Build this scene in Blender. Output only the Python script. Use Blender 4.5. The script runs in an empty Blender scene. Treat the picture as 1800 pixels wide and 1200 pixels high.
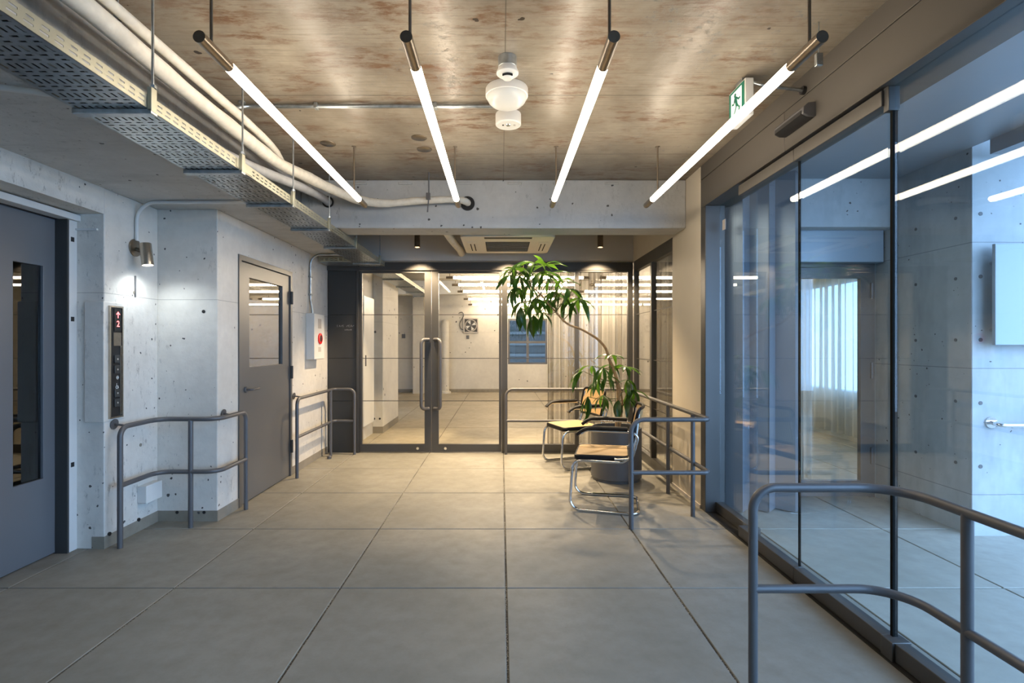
import bpy, math, random
from mathutils import Vector, Matrix, Euler
random.seed(7)
SC = bpy.context.scene
COL = SC.collection
PI = math.pi
R = math.radians

# ------------------------------------------------------------------ camera
cam = bpy.data.objects.new('camera', bpy.data.cameras.new('camera'))
COL.objects.link(cam)
cam.location = (0, 0, 1.35)
cam.rotation_euler = (R(90), 0, 0)
cam.data.sensor_width = 36
cam.data.lens = 18.22
cam.data.shift_x = 19 / 1800
cam.data.shift_y = 5 / 1800
cam.data.clip_start = 0.05
SC.camera = cam
# ------------------------------------------------------------------ world, exposure
W = bpy.data.worlds.new('sky'); SC.world = W; W.use_nodes = True
bg = W.node_tree.nodes['Background']
bg.inputs[0].default_value = (0.42, 0.65, 1.0, 1)
bg.inputs[1].default_value = 8.2
vs = SC.view_settings
vs.view_transform = 'Standard'; vs.look = 'None'; vs.gamma = 1; vs.use_curve_mapping = False
vs.exposure = -0.08
cy = SC.cycles
cy.use_denoising = True
cy.adaptive_threshold = 0.03
cy.max_bounces = 8; cy.diffuse_bounces = 4; cy.glossy_bounces = 4; cy.transmission_bounces = 8
cy.transparent_max_bounces = 24
cy.sample_clamp_indirect = 4.0
cy.caustics_reflective = False; cy.caustics_refractive = False
cy.blur_glossy = 0.5
TUBE_COL, TUBE_E = (1.0, 0.85, 0.66), 24.0
OFFICE_COL, OFFICE_E = (1.0, 0.80, 0.58), 64.0
SPOT_COL = (1.0, 0.76, 0.48)
WALLSPOT_COL = (0.86, 0.95, 1.0)

# ------------------------------------------------------------------ tagging
def tag(o, label=None, cat=None, group=None, kind=None):
    if label: o['label'] = label
    if cat: o['category'] = cat
    if group: o['group'] = group
    if kind: o['kind'] = kind
    return o

OFF = {}
def empty(name, loc=(0, 0, 0), rz=0, label=None, cat=None, group=None, kind=None):
    o = bpy.data.objects.new(name, None); COL.objects.link(o)
    o.location = loc; o.rotation_euler = (0, 0, rz); o.empty_display_size = .1
    OFF[o.name] = Vector(loc)
    return tag(o, label, cat, group, kind)

# ------------------------------------------------------------------ mesh building
class MB:
    def __init__(s): s.v = []; s.f = []
    def add(s, vs_, fs_):
        b = len(s.v); s.v += [tuple(p) for p in vs_]; s.f += [tuple(i + b for i in f) for f in fs_]; return s
    def box(s, x0, x1, y0, y1, z0, z1):
        return s.add([(x0,y0,z0),(x1,y0,z0),(x1,y1,z0),(x0,y1,z0),(x0,y0,z1),(x1,y0,z1),(x1,y1,z1),(x0,y1,z1)],
                     [(0,3,2,1),(4,5,6,7),(0,1,5,4),(1,2,6,5),(2,3,7,6),(3,0,4,7)])
    def sweep(s, path, r, n=10, closed=False, rf=None, sec=None):
        P = [Vector(p) for p in path]; m = len(P)
        T = []
        for i in range(m):
            a = P[i-1] if (i or closed) else P[i]; b = P[(i+1) % m] if (i < m-1 or closed) else P[i]
            T.append((b - a).normalized())
        up = Vector((0,0,1)) if abs(T[0].z) < .9 else Vector((1,0,0))
        N = (up - T[0]*up.dot(T[0])).normalized()
        if sec is None: sec = [(math.cos(2*PI*k/n), math.sin(2*PI*k/n)) for k in range(n)]
        n = len(sec); vs_ = []; fs_ = []
        for i in range(m):
            if i:
                ax = T[i-1].cross(T[i])
                if ax.length > 1e-9: N = Matrix.Rotation(T[i-1].angle(T[i]), 3, ax.normalized()) @ N
                N = (N - T[i]*N.dot(T[i])).normalized()
            B = T[i].cross(N)
            rr = rf(i/(m-1)) if rf else r
            for k, (c, d) in enumerate(sec): vs_.append(P[i] + (B*c + N*d)*rr)
        for i in range(m if closed else m-1):
            j = (i+1) % m
            for k in range(n):
                l = (k+1) % n
                fs_.append((i*n+k, i*n+l, j*n+l, j*n+k))
        if not closed:
            fs_.append(tuple(range(n-1, -1, -1))); fs_.append(tuple((m-1)*n + k for k in range(n)))
        return s.add(vs_, fs_)
    def cyl(s, a, b, r, n=16): return s.sweep([a, b], r, n)
    def lathe(s, prof, c=(0,0,0), n=28, rot=None, cap=True):
        vs_ = []; fs_ = []; m = len(prof); c = Vector(c)
        for (r, z) in prof:
            for k in range(n):
                p = Vector((max(r, 1e-4)*math.cos(2*PI*k/n), max(r, 1e-4)*math.sin(2*PI*k/n), z))
                vs_.append(c + (rot @ p if rot else p))
        for i in range(m-1):
            for k in range(n):
                l = (k+1) % n
                fs_.append((i*n+k, i*n+l, (i+1)*n+l, (i+1)*n+k))
        if cap: fs_.append(tuple(range(n-1, -1, -1))); fs_.append(tuple((m-1)*n+k for k in range(n)))
        return s.add(vs_, fs_)
    def prism(s, pts, fn, t):
        n = len(pts)
        return s.add([fn(u, v, 0) for u, v in pts] + [fn(u, v, t) for u, v in pts],
                     [tuple(range(n-1,-1,-1)), tuple(range(n, 2*n))] + [(i, (i+1)%n, n+(i+1)%n, n+i) for i in range(n)])
    def sheet(s, us, vs2, solid, fn, t):
        """a plate cut from a grid: cells where solid(i, j) is false are holes"""
        nu, nv = len(us)-1, len(vs2)-1
        S = [[bool(solid(i, j)) for j in range(nv)] for i in range(nu)]
        idx = {}; vv = []; ff = []
        def V(i, j, w):
            k = (i, j, w)
            if k not in idx: idx[k] = len(vv); vv.append(fn(us[i], vs2[j], t if w else 0))
            return idx[k]
        for i in range(nu):
            for j in range(nv):
                if not S[i][j]: continue
                ff.append((V(i,j,0), V(i,j+1,0), V(i+1,j+1,0), V(i+1,j,0)))
                ff.append((V(i,j,1), V(i+1,j,1), V(i+1,j+1,1), V(i,j+1,1)))
                if i == 0 or not S[i-1][j]: ff.append((V(i,j,0), V(i,j,1), V(i,j+1,1), V(i,j+1,0)))
                if i == nu-1 or not S[i+1][j]: ff.append((V(i+1,j,0), V(i+1,j+1,0), V(i+1,j+1,1), V(i+1,j,1)))
                if j == 0 or not S[i][j-1]: ff.append((V(i,j,0), V(i+1,j,0), V(i+1,j,1), V(i,j,1)))
                if j == nv-1 or not S[i][j+1]: ff.append((V(i,j+1,0), V(i,j+1,1), V(i+1,j+1,1), V(i+1,j+1,0)))
        return s.add(vv, ff)
    def mesh(s, name, mat, smooth=35):
        me = bpy.data.meshes.new(name); me.from_pydata(s.v, [], s.f)
        me.materials.append(mat)
        import bmesh
        bm = bmesh.new(); bm.from_mesh(me); bmesh.ops.recalc_face_normals(bm, faces=bm.faces); bm.to_mesh(me); bm.free()
        if smooth:
            me.polygons.foreach_set('use_smooth', [True]*len(me.polygons))
            me.set_sharp_from_angle(angle=R(smooth))
        me.update(); return me
    def build(s, name, mat, parent=None, smooth=35, bevel=0, local=False):
        o = bpy.data.objects.new(name, s.mesh(name, mat, smooth)); COL.objects.link(o)
        OFF[o.name] = Vector((0,0,0))
        if parent:
            o.parent = parent
            if not local: o.location = -OFF[parent.name]
        if bevel:
            b = o.modifiers.new('bevel', 'BEVEL'); b.width = bevel; b.segments = 2; b.limit_method = 'ANGLE'; b.angle_limit = R(40)
        return o

def bx(name, mat, b, parent=None, bevel=0, local=False): return MB().box(*b).build(name, mat, parent, 35 if bevel else 0, bevel, local)
def tube(name, mat, path, r, parent=None, n=12, local=False, closed=False, rf=None, sec=None):
    return MB().sweep(path, r, n, closed, rf, sec).build(name, mat, parent, 40, 0, local)
def st(o, label, cat): return tag(o, label, cat, None, 'structure')

def fillet(P, rad, n=7, closed=False):
    P = [Vector(p) for p in P]; out = []; m = len(P)
    for i, p in enumerate(P):
        if not closed and i in (0, m-1): out.append(p); continue
        a, b = P[i-1], P[(i+1) % m]
        r = rad[i] if isinstance(rad, (list, tuple)) else rad
        da, db = (a-p), (b-p); la, lb = da.length, db.length; da.normalize(); db.normalize()
        ang = da.angle(db)
        if r <= 0 or ang > R(178): out.append(p); continue
        t = min(r/math.tan(ang/2), la*.49, lb*.49); rr = t*math.tan(ang/2)
        c = p + (da+db).normalized()*(rr/math.sin(ang/2))
        s0 = (p+da*t) - c; s1 = (p+db*t) - c; tot = s0.angle(s1); ax = s0.cross(s1).normalized()
        for k in range(n+1): out.append(c + Matrix.Rotation(tot*k/n, 3, ax) @ s0)
    return out

def smooth_path(P, n=6):
    """Catmull-Rom through the points"""
    P = [Vector(p) for p in P]; out = []
    for i in range(len(P)-1):
        p0, p1, p2, p3 = P[max(i-1,0)], P[i], P[i+1], P[min(i+2,len(P)-1)]
        for k in range(n):
            t = k/n
            out.append(.5*((2*p1)+(p2-p0)*t+(2*p0-5*p1+4*p2-p3)*t*t+(3*p1-p0-3*p2+p3)*t**3))
    out.append(P[-1]); return out

def text_mesh(body, size, mat, name, M, parent=None, ext=.0008):
    c = bpy.data.curves.new(name, 'FONT'); c.body = body; c.size = size; c.extrude = ext; c.align_x = 'CENTER'; c.align_y = 'CENTER'
    t = bpy.data.objects.new(name, c); COL.objects.link(t)
    me = bpy.data.meshes.new_from_object(t.evaluated_get(bpy.context.evaluated_depsgraph_get()))
    bpy.data.objects.remove(t); bpy.data.curves.remove(c)
    me.transform(M); me.materials.clear(); me.materials.append(mat); me.name = name
    o = bpy.data.objects.new(name, me); COL.objects.link(o); OFF[o.name] = Vector((0,0,0))
    if parent: o.parent = parent; o.location = -OFF[parent.name]
    return o

def copy_tree(o, parent=None):
    c = o.copy(); COL.objects.link(c); c.parent = parent
    for ch in [x for x in bpy.data.objects if x.parent == o]: copy_tree(ch, c)
    return c

# ------------------------------------------------------------------ materials
def newmat(name):
    m = bpy.data.materials.new(name); m.use_nodes = True
    nt = m.node_tree; return m, nt, nt.nodes['Principled BSDF']
def nd(nt, typ, **kw):
    n = nt.nodes.new(typ)
    for k, v in kw.items():
        if k.startswith('i_'):
            key = k[2:]; n.inputs[int(key) if key.isdigit() else key].default_value = v
        else: setattr(n, k, v)
    return n
def L(nt, a, b): nt.links.new(a, b)
def pos(nt, scale=(1,1,1)):
    g = nd(nt, 'ShaderNodeNewGeometry'); m = nd(nt, 'ShaderNodeMapping'); m.inputs['Scale'].default_value = scale
    L(nt, g.outputs['Position'], m.inputs['Vector']); return m.outputs[0]
def noise(nt, vec, scale, detail=4, rough=.55):
    n = nd(nt, 'ShaderNodeTexNoise', i_Scale=scale, i_Detail=detail, i_Roughness=rough); L(nt, vec, n.inputs['Vector']); return n.outputs['Fac']
def ramp(nt, fac, stops, interp='LINEAR'):
    r = nd(nt, 'ShaderNodeValToRGB'); r.color_ramp.interpolation = interp
    e = r.color_ramp.elements
    while len(e) < len(stops): e.new(.5)
    for el, (p, c) in zip(e, stops):
        el.position = p; el.color = (c, c, c, 1) if isinstance(c, (int, float)) else (*c, 1)
    L(nt, fac, r.inputs[0]); return r.outputs[0]
def mixc(nt, fac, a, b, mode='MIX'):
    m = nd(nt, 'ShaderNodeMix', data_type='RGBA', blend_type=mode)
    for s, v in ((m.inputs[0], fac), (m.inputs[6], a), (m.inputs[7], b)):
        if hasattr(v, 'is_linked') or hasattr(v, 'links'): L(nt, v, s)
        else: s.default_value = v if isinstance(v, (int, float)) else (*v, 1)
    return m.outputs[2]
def mathn(nt, op, a, b=None, c=None):
    m = nd(nt, 'ShaderNodeMath', operation=op)
    for i, v in enumerate((a, b, c)):
        if v is None: continue
        if isinstance(v, (int, float)): m.inputs[i].default_value = v
        else: L(nt, v, m.inputs[i])
    return m.outputs[0]
def bump(nt, bsdf, h, strength=.3, dist=.01):
    b = nd(nt, 'ShaderNodeBump', i_Strength=strength, i_Distance=dist); L(nt, h, b.inputs['Height']); L(nt, b.outputs[0], bsdf.inputs['Normal'])

def plain(name, col, rough=.5, metal=0, var=.06, scale=6, bmp=.05, bscale=120, spec=.5):
    m, nt, b = newmat(name)
    v = pos(nt); n = noise(nt, v, scale)
    a = tuple(c*(1-var) for c in col); c2 = tuple(min(1, c*(1+var)) for c in col)
    L(nt, mixc(nt, ramp(nt, n, [(.3, 0), (.7, 1)]), a, c2), b.inputs['Base Color'])
    b.inputs['Roughness'].default_value = rough; b.inputs['Metallic'].default_value = metal
    b.inputs['Specular IOR Level'].default_value = spec
    if bmp: bump(nt, b, noise(nt, v, bscale, 2), bmp, .002)
    return m

def emis(name, col, e):
    m, nt, b = newmat(name)
    b.inputs['Base Color'].default_value = (.8, .8, .8, 1)
    b.inputs['Emission Color'].default_value = (*col, 1); b.inputs['Emission Strength'].default_value = e
    return m

def concrete(name, lo, hi, pits=.5, rough=.75, pit_scale=9, streak=None, rust=None, seams=None, bmp=.35, pitcol=(.085,.085,.08), pit_size=.23, scratch=0):
    m, nt, b = newmat(name)
    v = pos(nt)
    n1 = noise(nt, v, 1.7, 6, .6); n2 = noise(nt, v, 14, 5, .6)
    col = mixc(nt, ramp(nt, n1, [(.28, 0), (.72, 1)]), lo, hi)
    col = mixc(nt, mathn(nt, 'MULTIPLY', ramp(nt, n2, [(.35, 0), (.8, 1)]), .35), col, tuple(c*.8 for c in lo))
    h = n2
    if streak:
        s = noise(nt, pos(nt, streak), 1, 4, .7)
        col = mixc(nt, mathn(nt, 'MULTIPLY', ramp(nt, s, [(.5, 0), (.72, 1)]), .5), col, tuple(c*.62 for c in lo))
        h = mathn(nt, 'ADD', h, mathn(nt, 'MULTIPLY', s, .6))
    if rust:
        r1 = noise(nt, pos(nt, (1.3, 2.4, 1)), 1.9, 8, .68); r2 = noise(nt, pos(nt, (3, 9, 1)), 2.2, 8, .75)
        mk = mathn(nt, 'MULTIPLY', ramp(nt, r1, [(.46, 0), (.6, 1)]), ramp(nt, r2, [(.46, 0), (.58, 1)]))
        col = mixc(nt, mathn(nt, 'MULTIPLY', mk, .85), col, rust)
        # long pale wash, the lime bloom of the old formwork
        r3 = noise(nt, pos(nt, (1.1, .5, 1)), 1.3, 3, .5)
        col = mixc(nt, mathn(nt, 'MULTIPLY', ramp(nt, r3, [(.52, 0), (.75, 1)]), .4), col, tuple(min(1, c*1.25) for c in hi))
    if pits:
        vo = nd(nt, 'ShaderNodeTexVoronoi', i_Scale=pit_scale, i_Randomness=1.0); 
        wv = nd(nt, 'ShaderNodeVectorMath', operation='ADD'); L(nt, v, wv.inputs[0])
        nn = nd(nt, 'ShaderNodeTexNoise', i_Scale=25, i_Detail=3); L(nt, v, nn.inputs['Vector'])
        sc = nd(nt, 'ShaderNodeVectorMath', operation='SCALE'); sc.inputs[3].default_value = .03
        L(nt, nn.outputs['Color'], sc.inputs[0]); L(nt, sc.outputs[0], wv.inputs[1]); L(nt, wv.outputs[0], vo.inputs['Vector'])
        wn = nd(nt, 'ShaderNodeTexWhiteNoise', noise_dimensions='3D'); L(nt, vo.outputs['Position'], wn.inputs['Vector'])
        size = mathn(nt, 'MULTIPLY', mathn(nt, 'POWER', wn.outputs['Value'], 3), pit_size)
        cl = ramp(nt, noise(nt, v, 2.3, 3), [(.48-.14*pits, 0), (.56, 1)])
        size = mathn(nt, 'MULTIPLY', size, cl)
        pm = mathn(nt, 'LESS_THAN', vo.outputs['Distance'], size)
        col = mixc(nt, pm, col, pitcol)
        h = mathn(nt, 'SUBTRACT', h, mathn(nt, 'MULTIPLY', pm, 1.2))
    if scratch:
        q = noise(nt, pos(nt, (3, 3, 1.2)), 7, 9, .8); q2 = noise(nt, v, 1.1, 2)
        mk = mathn(nt, 'MULTIPLY', ramp(nt, q, [(.56, 0), (.62, 1)]), ramp(nt, q2, [(.42, 0), (.6, 1)]))
        col = mixc(nt, mathn(nt, 'MULTIPLY', mk, scratch), col, (.16,.155,.14)); h = mathn(nt, 'SUBTRACT', h, mathn(nt, 'MULTIPLY', mk, .5))
    if seams:
        sx = nd(nt, 'ShaderNodeSeparateXYZ'); L(nt, v, sx.inputs[0])
        tot = None
        for ax, o0, period, wdt in seams:
            d = mathn(nt, 'ABSOLUTE', mathn(nt, 'SUBTRACT', mathn(nt, 'FRACT', mathn(nt, 'ADD', mathn(nt, 'DIVIDE', mathn(nt, 'SUBTRACT', sx.outputs[ax], o0), period), 100.5)), .5))
            k = mathn(nt, 'LESS_THAN', d, wdt/period)
            tot = k if tot is None else mathn(nt, 'MAXIMUM', tot, k)
        col = mixc(nt, mathn(nt, 'MULTIPLY', tot, .6), col, tuple(c*.35 for c in lo))
        h = mathn(nt, 'SUBTRACT', h, tot)
    L(nt, col, b.inputs['Base Color'])
    b.inputs['Roughness'].default_value = rough; b.inputs['Specular IOR Level'].default_value = .3
    bump(nt, b, h, bmp, .008)
    return m

def glass(name, tint=(.96,.985,1.0), base=.045, rough=0.0):
    m = bpy.data.materials.new(name); m.use_nodes = True; nt = m.node_tree; nt.nodes.clear()
    out = nd(nt, 'ShaderNodeOutputMaterial'); mx = nd(nt, 'ShaderNodeMixShader')
    tr = nd(nt, 'ShaderNodeBsdfTransparent'); tr.inputs[0].default_value = (*tint, 1)
    gl = nd(nt, 'ShaderNodeBsdfGlossy'); gl.inputs['Roughness'].default_value = rough
    lw = nd(nt, 'ShaderNodeLayerWeight'); lw.inputs[0].default_value = .5
    f = mathn(nt, 'MULTIPLY_ADD', mathn(nt, 'POWER', lw.outputs['Facing'], 5), 1-base, base)
    L(nt, f, mx.inputs[0]); L(nt, tr.outputs[0], mx.inputs[1]); L(nt, gl.outputs[0], mx.inputs[2]); L(nt, mx.outputs[0], out.inputs[0])
    return m

def cloth(name, col, alpha):
    m = bpy.data.materials.new(name); m.use_nodes = True; nt = m.node_tree; nt.nodes.clear()
    out = nd(nt, 'ShaderNodeOutputMaterial'); mx = nd(nt, 'ShaderNodeMixShader'); mx2 = nd(nt, 'ShaderNodeMixShader')
    tr = nd(nt, 'ShaderNodeBsdfTransparent'); df = nd(nt, 'ShaderNodeBsdfDiffuse'); tl = nd(nt, 'ShaderNodeBsdfTranslucent')
    v = pos(nt, (60, 60, 8)); n = noise(nt, v, 1.5, 2)
    c = mixc(nt, n, tuple(k*.85 for k in col), col)
    L(nt, c, df.inputs[0]); L(nt, c, tl.inputs[0])
    mx2.inputs[0].default_value = .45; L(nt, df.outputs[0], mx2.inputs[1]); L(nt, tl.outputs[0], mx2.inputs[2])
    lw = nd(nt, 'ShaderNodeLayerWeight'); lw.inputs[0].default_value = .5      # the weave closes up where a fold is seen edge-on
    L(nt, mathn(nt, 'MULTIPLY_ADD', mathn(nt, 'POWER', lw.outputs['Facing'], 1.6), 1-alpha, alpha), mx.inputs[0]); L(nt, tr.outputs[0], mx.inputs[1]); L(nt, mx2.outputs[0], mx.inputs[2]); L(nt, mx.outputs[0], out.inputs[0])
    return m

M = {}
M['ceil'] = concrete('ceiling concrete', (.155,.125,.092), (.36,.315,.25), 1.2, .30, 8, (3, 60, 1), (.12,.05,.018), [(1, 3.04, .94, .005), (0, .02, 1.84, .003)], .22, (.035,.025,.018), .17, .8)
M['wallwhite'] = concrete('painted concrete', (.62,.59,.53), (.77,.735,.67), 1.5, .6, 21, None, None, [(2, 1.69, 3.1, .002)], .5, scratch=.45)
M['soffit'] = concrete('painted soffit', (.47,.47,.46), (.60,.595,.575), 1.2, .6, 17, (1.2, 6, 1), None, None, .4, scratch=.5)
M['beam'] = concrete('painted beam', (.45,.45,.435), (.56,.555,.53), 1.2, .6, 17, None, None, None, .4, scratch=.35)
M['cream'] = plain('cream plaster', (.62,.55,.44), .6, 0, .03, 3)
M['bulk'] = plain('grey plaster', (.64,.59,.52), .65, 0, .04, 3)
M['skirt'] = concrete('bare concrete skirting', (.20,.175,.135), (.34,.305,.245), .6, .8, 22)
M['exconc'] = concrete('fair faced concrete', (.40,.43,.44), (.55,.57,.57), .45, .55, 26, (3, 3, .8), None, [(2, 1.18, .89, .003)], .15)
M['offwall'] = concrete('office painted wall', (.60,.57,.51), (.72,.69,.62), .4, .6, 9, None, None, [(2, 1.69, 3.1, .002)], .2)
M['offceil'] = plain('office ceiling', (.22,.21,.19), .7, 0, .12, 2)
M['header'] = plain('taupe metal panel', (.105,.095,.082), .42, .25, .03, 2, 0)
M['frame'] = plain('dark grey frame', (.085,.082,.078), .38, .35, .05, 4, 0)
M['panel'] = plain('charcoal panel', (.040,.041,.040), .42, .1, .06, 2, 0)
M['rail'] = plain('grey painted steel', (.112,.110,.113), .40, .2, .06, 9, .03, 200)
M['steeldoor'] = plain('grey door paint', (.125,.123,.12), .38, .15, .03, 2, 0)
M['liftdoor'] = plain('blue grey lift door', (.155,.165,.18), .35, .2, .03, 2, 0)
M['black'] = plain('black recess', (.012,.012,.013), .5, 0, .1)
M['blackwood'] = plain('black lacquered wood', (.008,.008,.009), .42, 0, .15, 30, 0, 120, .22)
M['whitemetal'] = plain('white painted metal', (.62,.62,.60), .4, 0, .03, 5, 0)
M['whiteplastic'] = plain('white plastic', (.74,.73,.69), .35, 0, .02, 5, 0)
M['galv'] = plain('galvanised steel', (.42,.45,.46), .32, .9, .22, 24, .04, 90)
M['galvbeige'] = plain('zinc chromate steel', (.40,.385,.29), .42, .55, .08, 12, .02)
M['bronze'] = plain('brushed bronze', (.30,.255,.205), .28, .95, .08, 40, 0)
M['nickel'] = plain('brushed nickel', (.52,.46,.38), .25, .95, .06, 40, 0)
M['chrome'] = plain('chrome', (.78,.78,.78), .07, 1, .02, 5, 0)
M['wrap'] = plain('pipe wrapping', (.70,.66,.57), .75, 0, .10, 22, .5, 30)
M['wrapgrey'] = plain('grey pipe wrapping', (.46,.46,.46), .7, 0, .10, 18, .4, 30)
M['acplastic'] = plain('ivory plastic', (.80,.74,.63), .45, 0, .02, 5, 0)
M['grille'] = plain('dark grille', (.04,.034,.026), .9, 0, .1, 5, 0, 100, .05)
M['pot'] = plain('graphite planter', (.11,.11,.112), .42, .15, .05, 5, .02)
M['soil'] = plain('soil', (.022,.017,.012), .95, 0, .4, 60, .8, 90)
M['bark'] = plain('tan bark', (.42,.25,.105), .7, 0, .25, 40, .4, 120)
M['stalk'] = plain('green brown stalk', (.11,.10,.03), .5, 0, .2, 20)
M['red'] = plain('red plastic', (.75,.012,.012), .3, 0, .03)
M['bluepanel'] = plain('pale enamel board', (.36,.42,.47), .25, 0, .02, 1, 0)
M['screen'] = plain('folded metal screen', (.25,.26,.28), .35, .3, .04, 3, 0)
M['exsoffit'] = plain('outside soffit board', (.34,.37,.40), .4, .1, .04, 2, 0)
M['green'] = emis('exit green', (.0, .10, .06), .35); M['green'].node_tree.nodes['Principled BSDF'].inputs['Base Color'].default_value = (0,.12,.07,1)
M['exitwhite'] = emis('exit white', (.8,.95,.85), .45)
M['redled'] = emis('red display', (1.0,.03,.01), 3.5)
M['tube'] = emis('tube light', TUBE_COL, TUBE_E)
M['tubeoff'] = emis('office tube light', OFFICE_COL, OFFICE_E)
M['lens'] = emis('spot lens', SPOT_COL, 7)
M['lenscool'] = emis('cool spot lens', WALLSPOT_COL, 12)
M['dome'] = plain('opal dome', (.66,.66,.62), .3, 0, .02, 5, 0)
M['glass'] = glass('clear glass', (.90,.96,1.0), .045)
M['glassin'] = glass('partition glass', (.98,.98,.96), .035)
M['mirrorglass'] = glass('reflective door glass', (.25,.24,.22), .38)
M['liftglass'] = glass('lift door glass', (.28,.30,.27), .10)
M['curtain'] = cloth('sheer curtain', (.30,.27,.225), .30)
M['curtain2'] = cloth('pale curtain', (.72,.68,.58), .75)
M['stripe'] = plain('glass stripe', (.05,.045,.04), .5, 0, .05)
M['gasket'] = plain('black gasket', (.006,.007,.007), .8, 0, .05, 5, 0, 100, .08)
M['grey letters'] = plain('grey lettering', (.28,.28,.27), .5, 0, .02)
M['neigh'] = plain('far facade', (.040,.036,.032), .6, 0, .1)
M['neighband'] = plain('far facade band', (.09,.085,.08), .6, 0, .1)
M['tiehole'] = plain('tie hole plug', (.12,.125,.13), .6)
M['greyplate'] = plain('grey plate', (.48,.44,.40), .5, 0, .02)

def make_floor_mat(name, k, t=(1, 1, 1)):
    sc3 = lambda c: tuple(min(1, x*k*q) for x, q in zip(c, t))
    m, nt, b = newmat(name)
    v = pos(nt)
    n1 = noise(nt, v, 1.1, 6, .6); n2 = noise(nt, v, 9, 6, .65); n3 = noise(nt, v, 90, 3)
    oi = nd(nt, 'ShaderNodeObjectInfo')
    col = mixc(nt, ramp(nt, n1, [(.3, 0), (.7, 1)]), sc3((.185,.176,.148)), sc3((.275,.262,.228)))
    col = mixc(nt, mathn(nt, 'MULTIPLY', ramp(nt, n2, [(.4, 0), (.75, 1)]), .45), col, sc3((.15,.141,.115)))
    col = mixc(nt, mathn(nt, 'MULTIPLY', ramp(nt, n3, [(.55, 0), (.8, 1)]), .2), col, sc3((.13,.122,.102)))
    col = mixc(nt, mathn(nt, 'MULTIPLY', oi.outputs['Random'], .16), col, sc3((.155,.146,.122)))
    L(nt, col, b.inputs['Base Color'])
    L(nt, ramp(nt, n2, [(.3, .42), (.8, .58)]), b.inputs['Roughness'])
    b.inputs['Specular IOR Level'].default_value = .35
    bump(nt, b, n2, .05, .004); return m
M['tile'] = make_floor_mat('floor slab concrete', 1.12)
M['tilein'] = make_floor_mat('lamplight-toned office slab', 1.75, (1.06, .98, .86))  # same concrete, made paler and warmer to carry the office tube light
M['tileout'] = make_floor_mat('daylight-toned porch slab', 1.6)  # same concrete, lightened so its colour carries the daylight outside
def make_grout():
    m, nt, b = newmat('terrazzo grout')
    v = pos(nt); n = noise(nt, v, 160, 2); n2 = noise(nt, v, 3, 3)
    c = mixc(nt, ramp(nt, n, [(.52, 0), (.6, 1)]), (.05,.047,.04), (.62,.58,.48))
    c = mixc(nt, mathn(nt, 'MULTIPLY', ramp(nt, n2, [(.4, 0), (.6, 1)]), .8), c, (.045,.042,.038))
    L(nt, c, b.inputs['Base Color']); b.inputs['Roughness'].default_value = .8
    return m
M['grout'] = make_grout()
def make_cane(name, axes):
    m, nt, b = newmat(name)
    tc = nd(nt, 'ShaderNodeTexCoord')
    s = nd(nt, 'ShaderNodeSeparateXYZ'); L(nt, tc.outputs['Object'], s.inputs[0])
    tot = None
    for ax, per, st_ in ((axes[0], .017, 1.0), (axes[1], .0085, .45)):
        d = mathn(nt, 'FRACT', mathn(nt, 'ADD', mathn(nt, 'DIVIDE', s.outputs[ax], per), 50))
        w = mathn(nt, 'MULTIPLY', ramp(nt, mathn(nt, 'ABSOLUTE', mathn(nt, 'SUBTRACT', d, .5)), [(.10, 1), (.25, 0)]), st_)
        tot = w if tot is None else mathn(nt, 'MAXIMUM', tot, w)
    base = mixc(nt, noise(nt, pos(nt), 12, 4), (.50,.33,.15), (.68,.48,.24))
    L(nt, mixc(nt, mathn(nt, 'MULTIPLY', tot, .62), base, (.13,.07,.03)), b.inputs['Base Color'])
    b.inputs['Roughness'].default_value = .5; bump(nt, b, tot, .3, .002); return m
M['cane'] = make_cane('woven cane seat', (0, 1)); M['caneback'] = make_cane('woven cane back', (0, 2))
def make_leaf():
    m, nt, b = newmat('glossy leaf')
    oi = nd(nt, 'ShaderNodeObjectInfo'); v = pos(nt)
    n = noise(nt, v, 18, 3)
    c = mixc(nt, oi.outputs['Random'], (.010,.036,.008), (.028,.085,.012))
    c = mixc(nt, mathn(nt, 'MULTIPLY', n, .5), c, (.03,.09,.012))
    L(nt, c, b.inputs['Base Color']); b.inputs['Roughness'].default_value = .28
    tl = nd(nt, 'ShaderNodeBsdfTranslucent'); tl.inputs[0].default_value = (.12,.30,.02,1)
    mx = nd(nt, 'ShaderNodeMixShader'); mx.inputs[0].default_value = .2
    L(nt, b.outputs[0], mx.inputs[1]); L(nt, tl.outputs[0], mx.inputs[2]); L(nt, mx.outputs[0], nt.nodes['Material Output'].inputs[0])
    return m
M['leaf'] = make_leaf()

# ================================================================== STRUCTURE
# floor: slabs on a grid, 0.92 m, running outside and into the office
fl = bx('floor', M['grout'], (-4.2, 14, -6, 15.2, -.12, -.007))
st(fl, 'pale grey concrete slab floor with speckled joints through lobby, porch and office', 'floor')
S = .9195; G = .0048; c_ = .003
h_ = S/2 - G
tv = [(sx*h_, sy*h_, -.05) for sx, sy in ((-1,-1),(1,-1),(1,1),(-1,1))] + [(sx*h_, sy*h_, -c_) for sx, sy in ((-1,-1),(1,-1),(1,1),(-1,1))] + [(sx*(h_-c_), sy*(h_-c_), 0) for sx, sy in ((-1,-1),(1,-1),(1,1),(-1,1))]
tf = [(0,3,2,1),(8,9,10,11)] + [(i,(i+1)%4,4+(i+1)%4,4+i) for i in range(4)] + [(4+i,4+(i+1)%4,8+(i+1)%4,8+i) for i in range(4)]
mb = MB(); mb.v = tv; mb.f = tf
tile_me = mb.mesh('floor_tile', M['tile'], 0); tile_out = mb.mesh('floor_tile', M['tileout'], 0); tile_in = mb.mesh('floor_tile', M['tilein'], 0)
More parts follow.
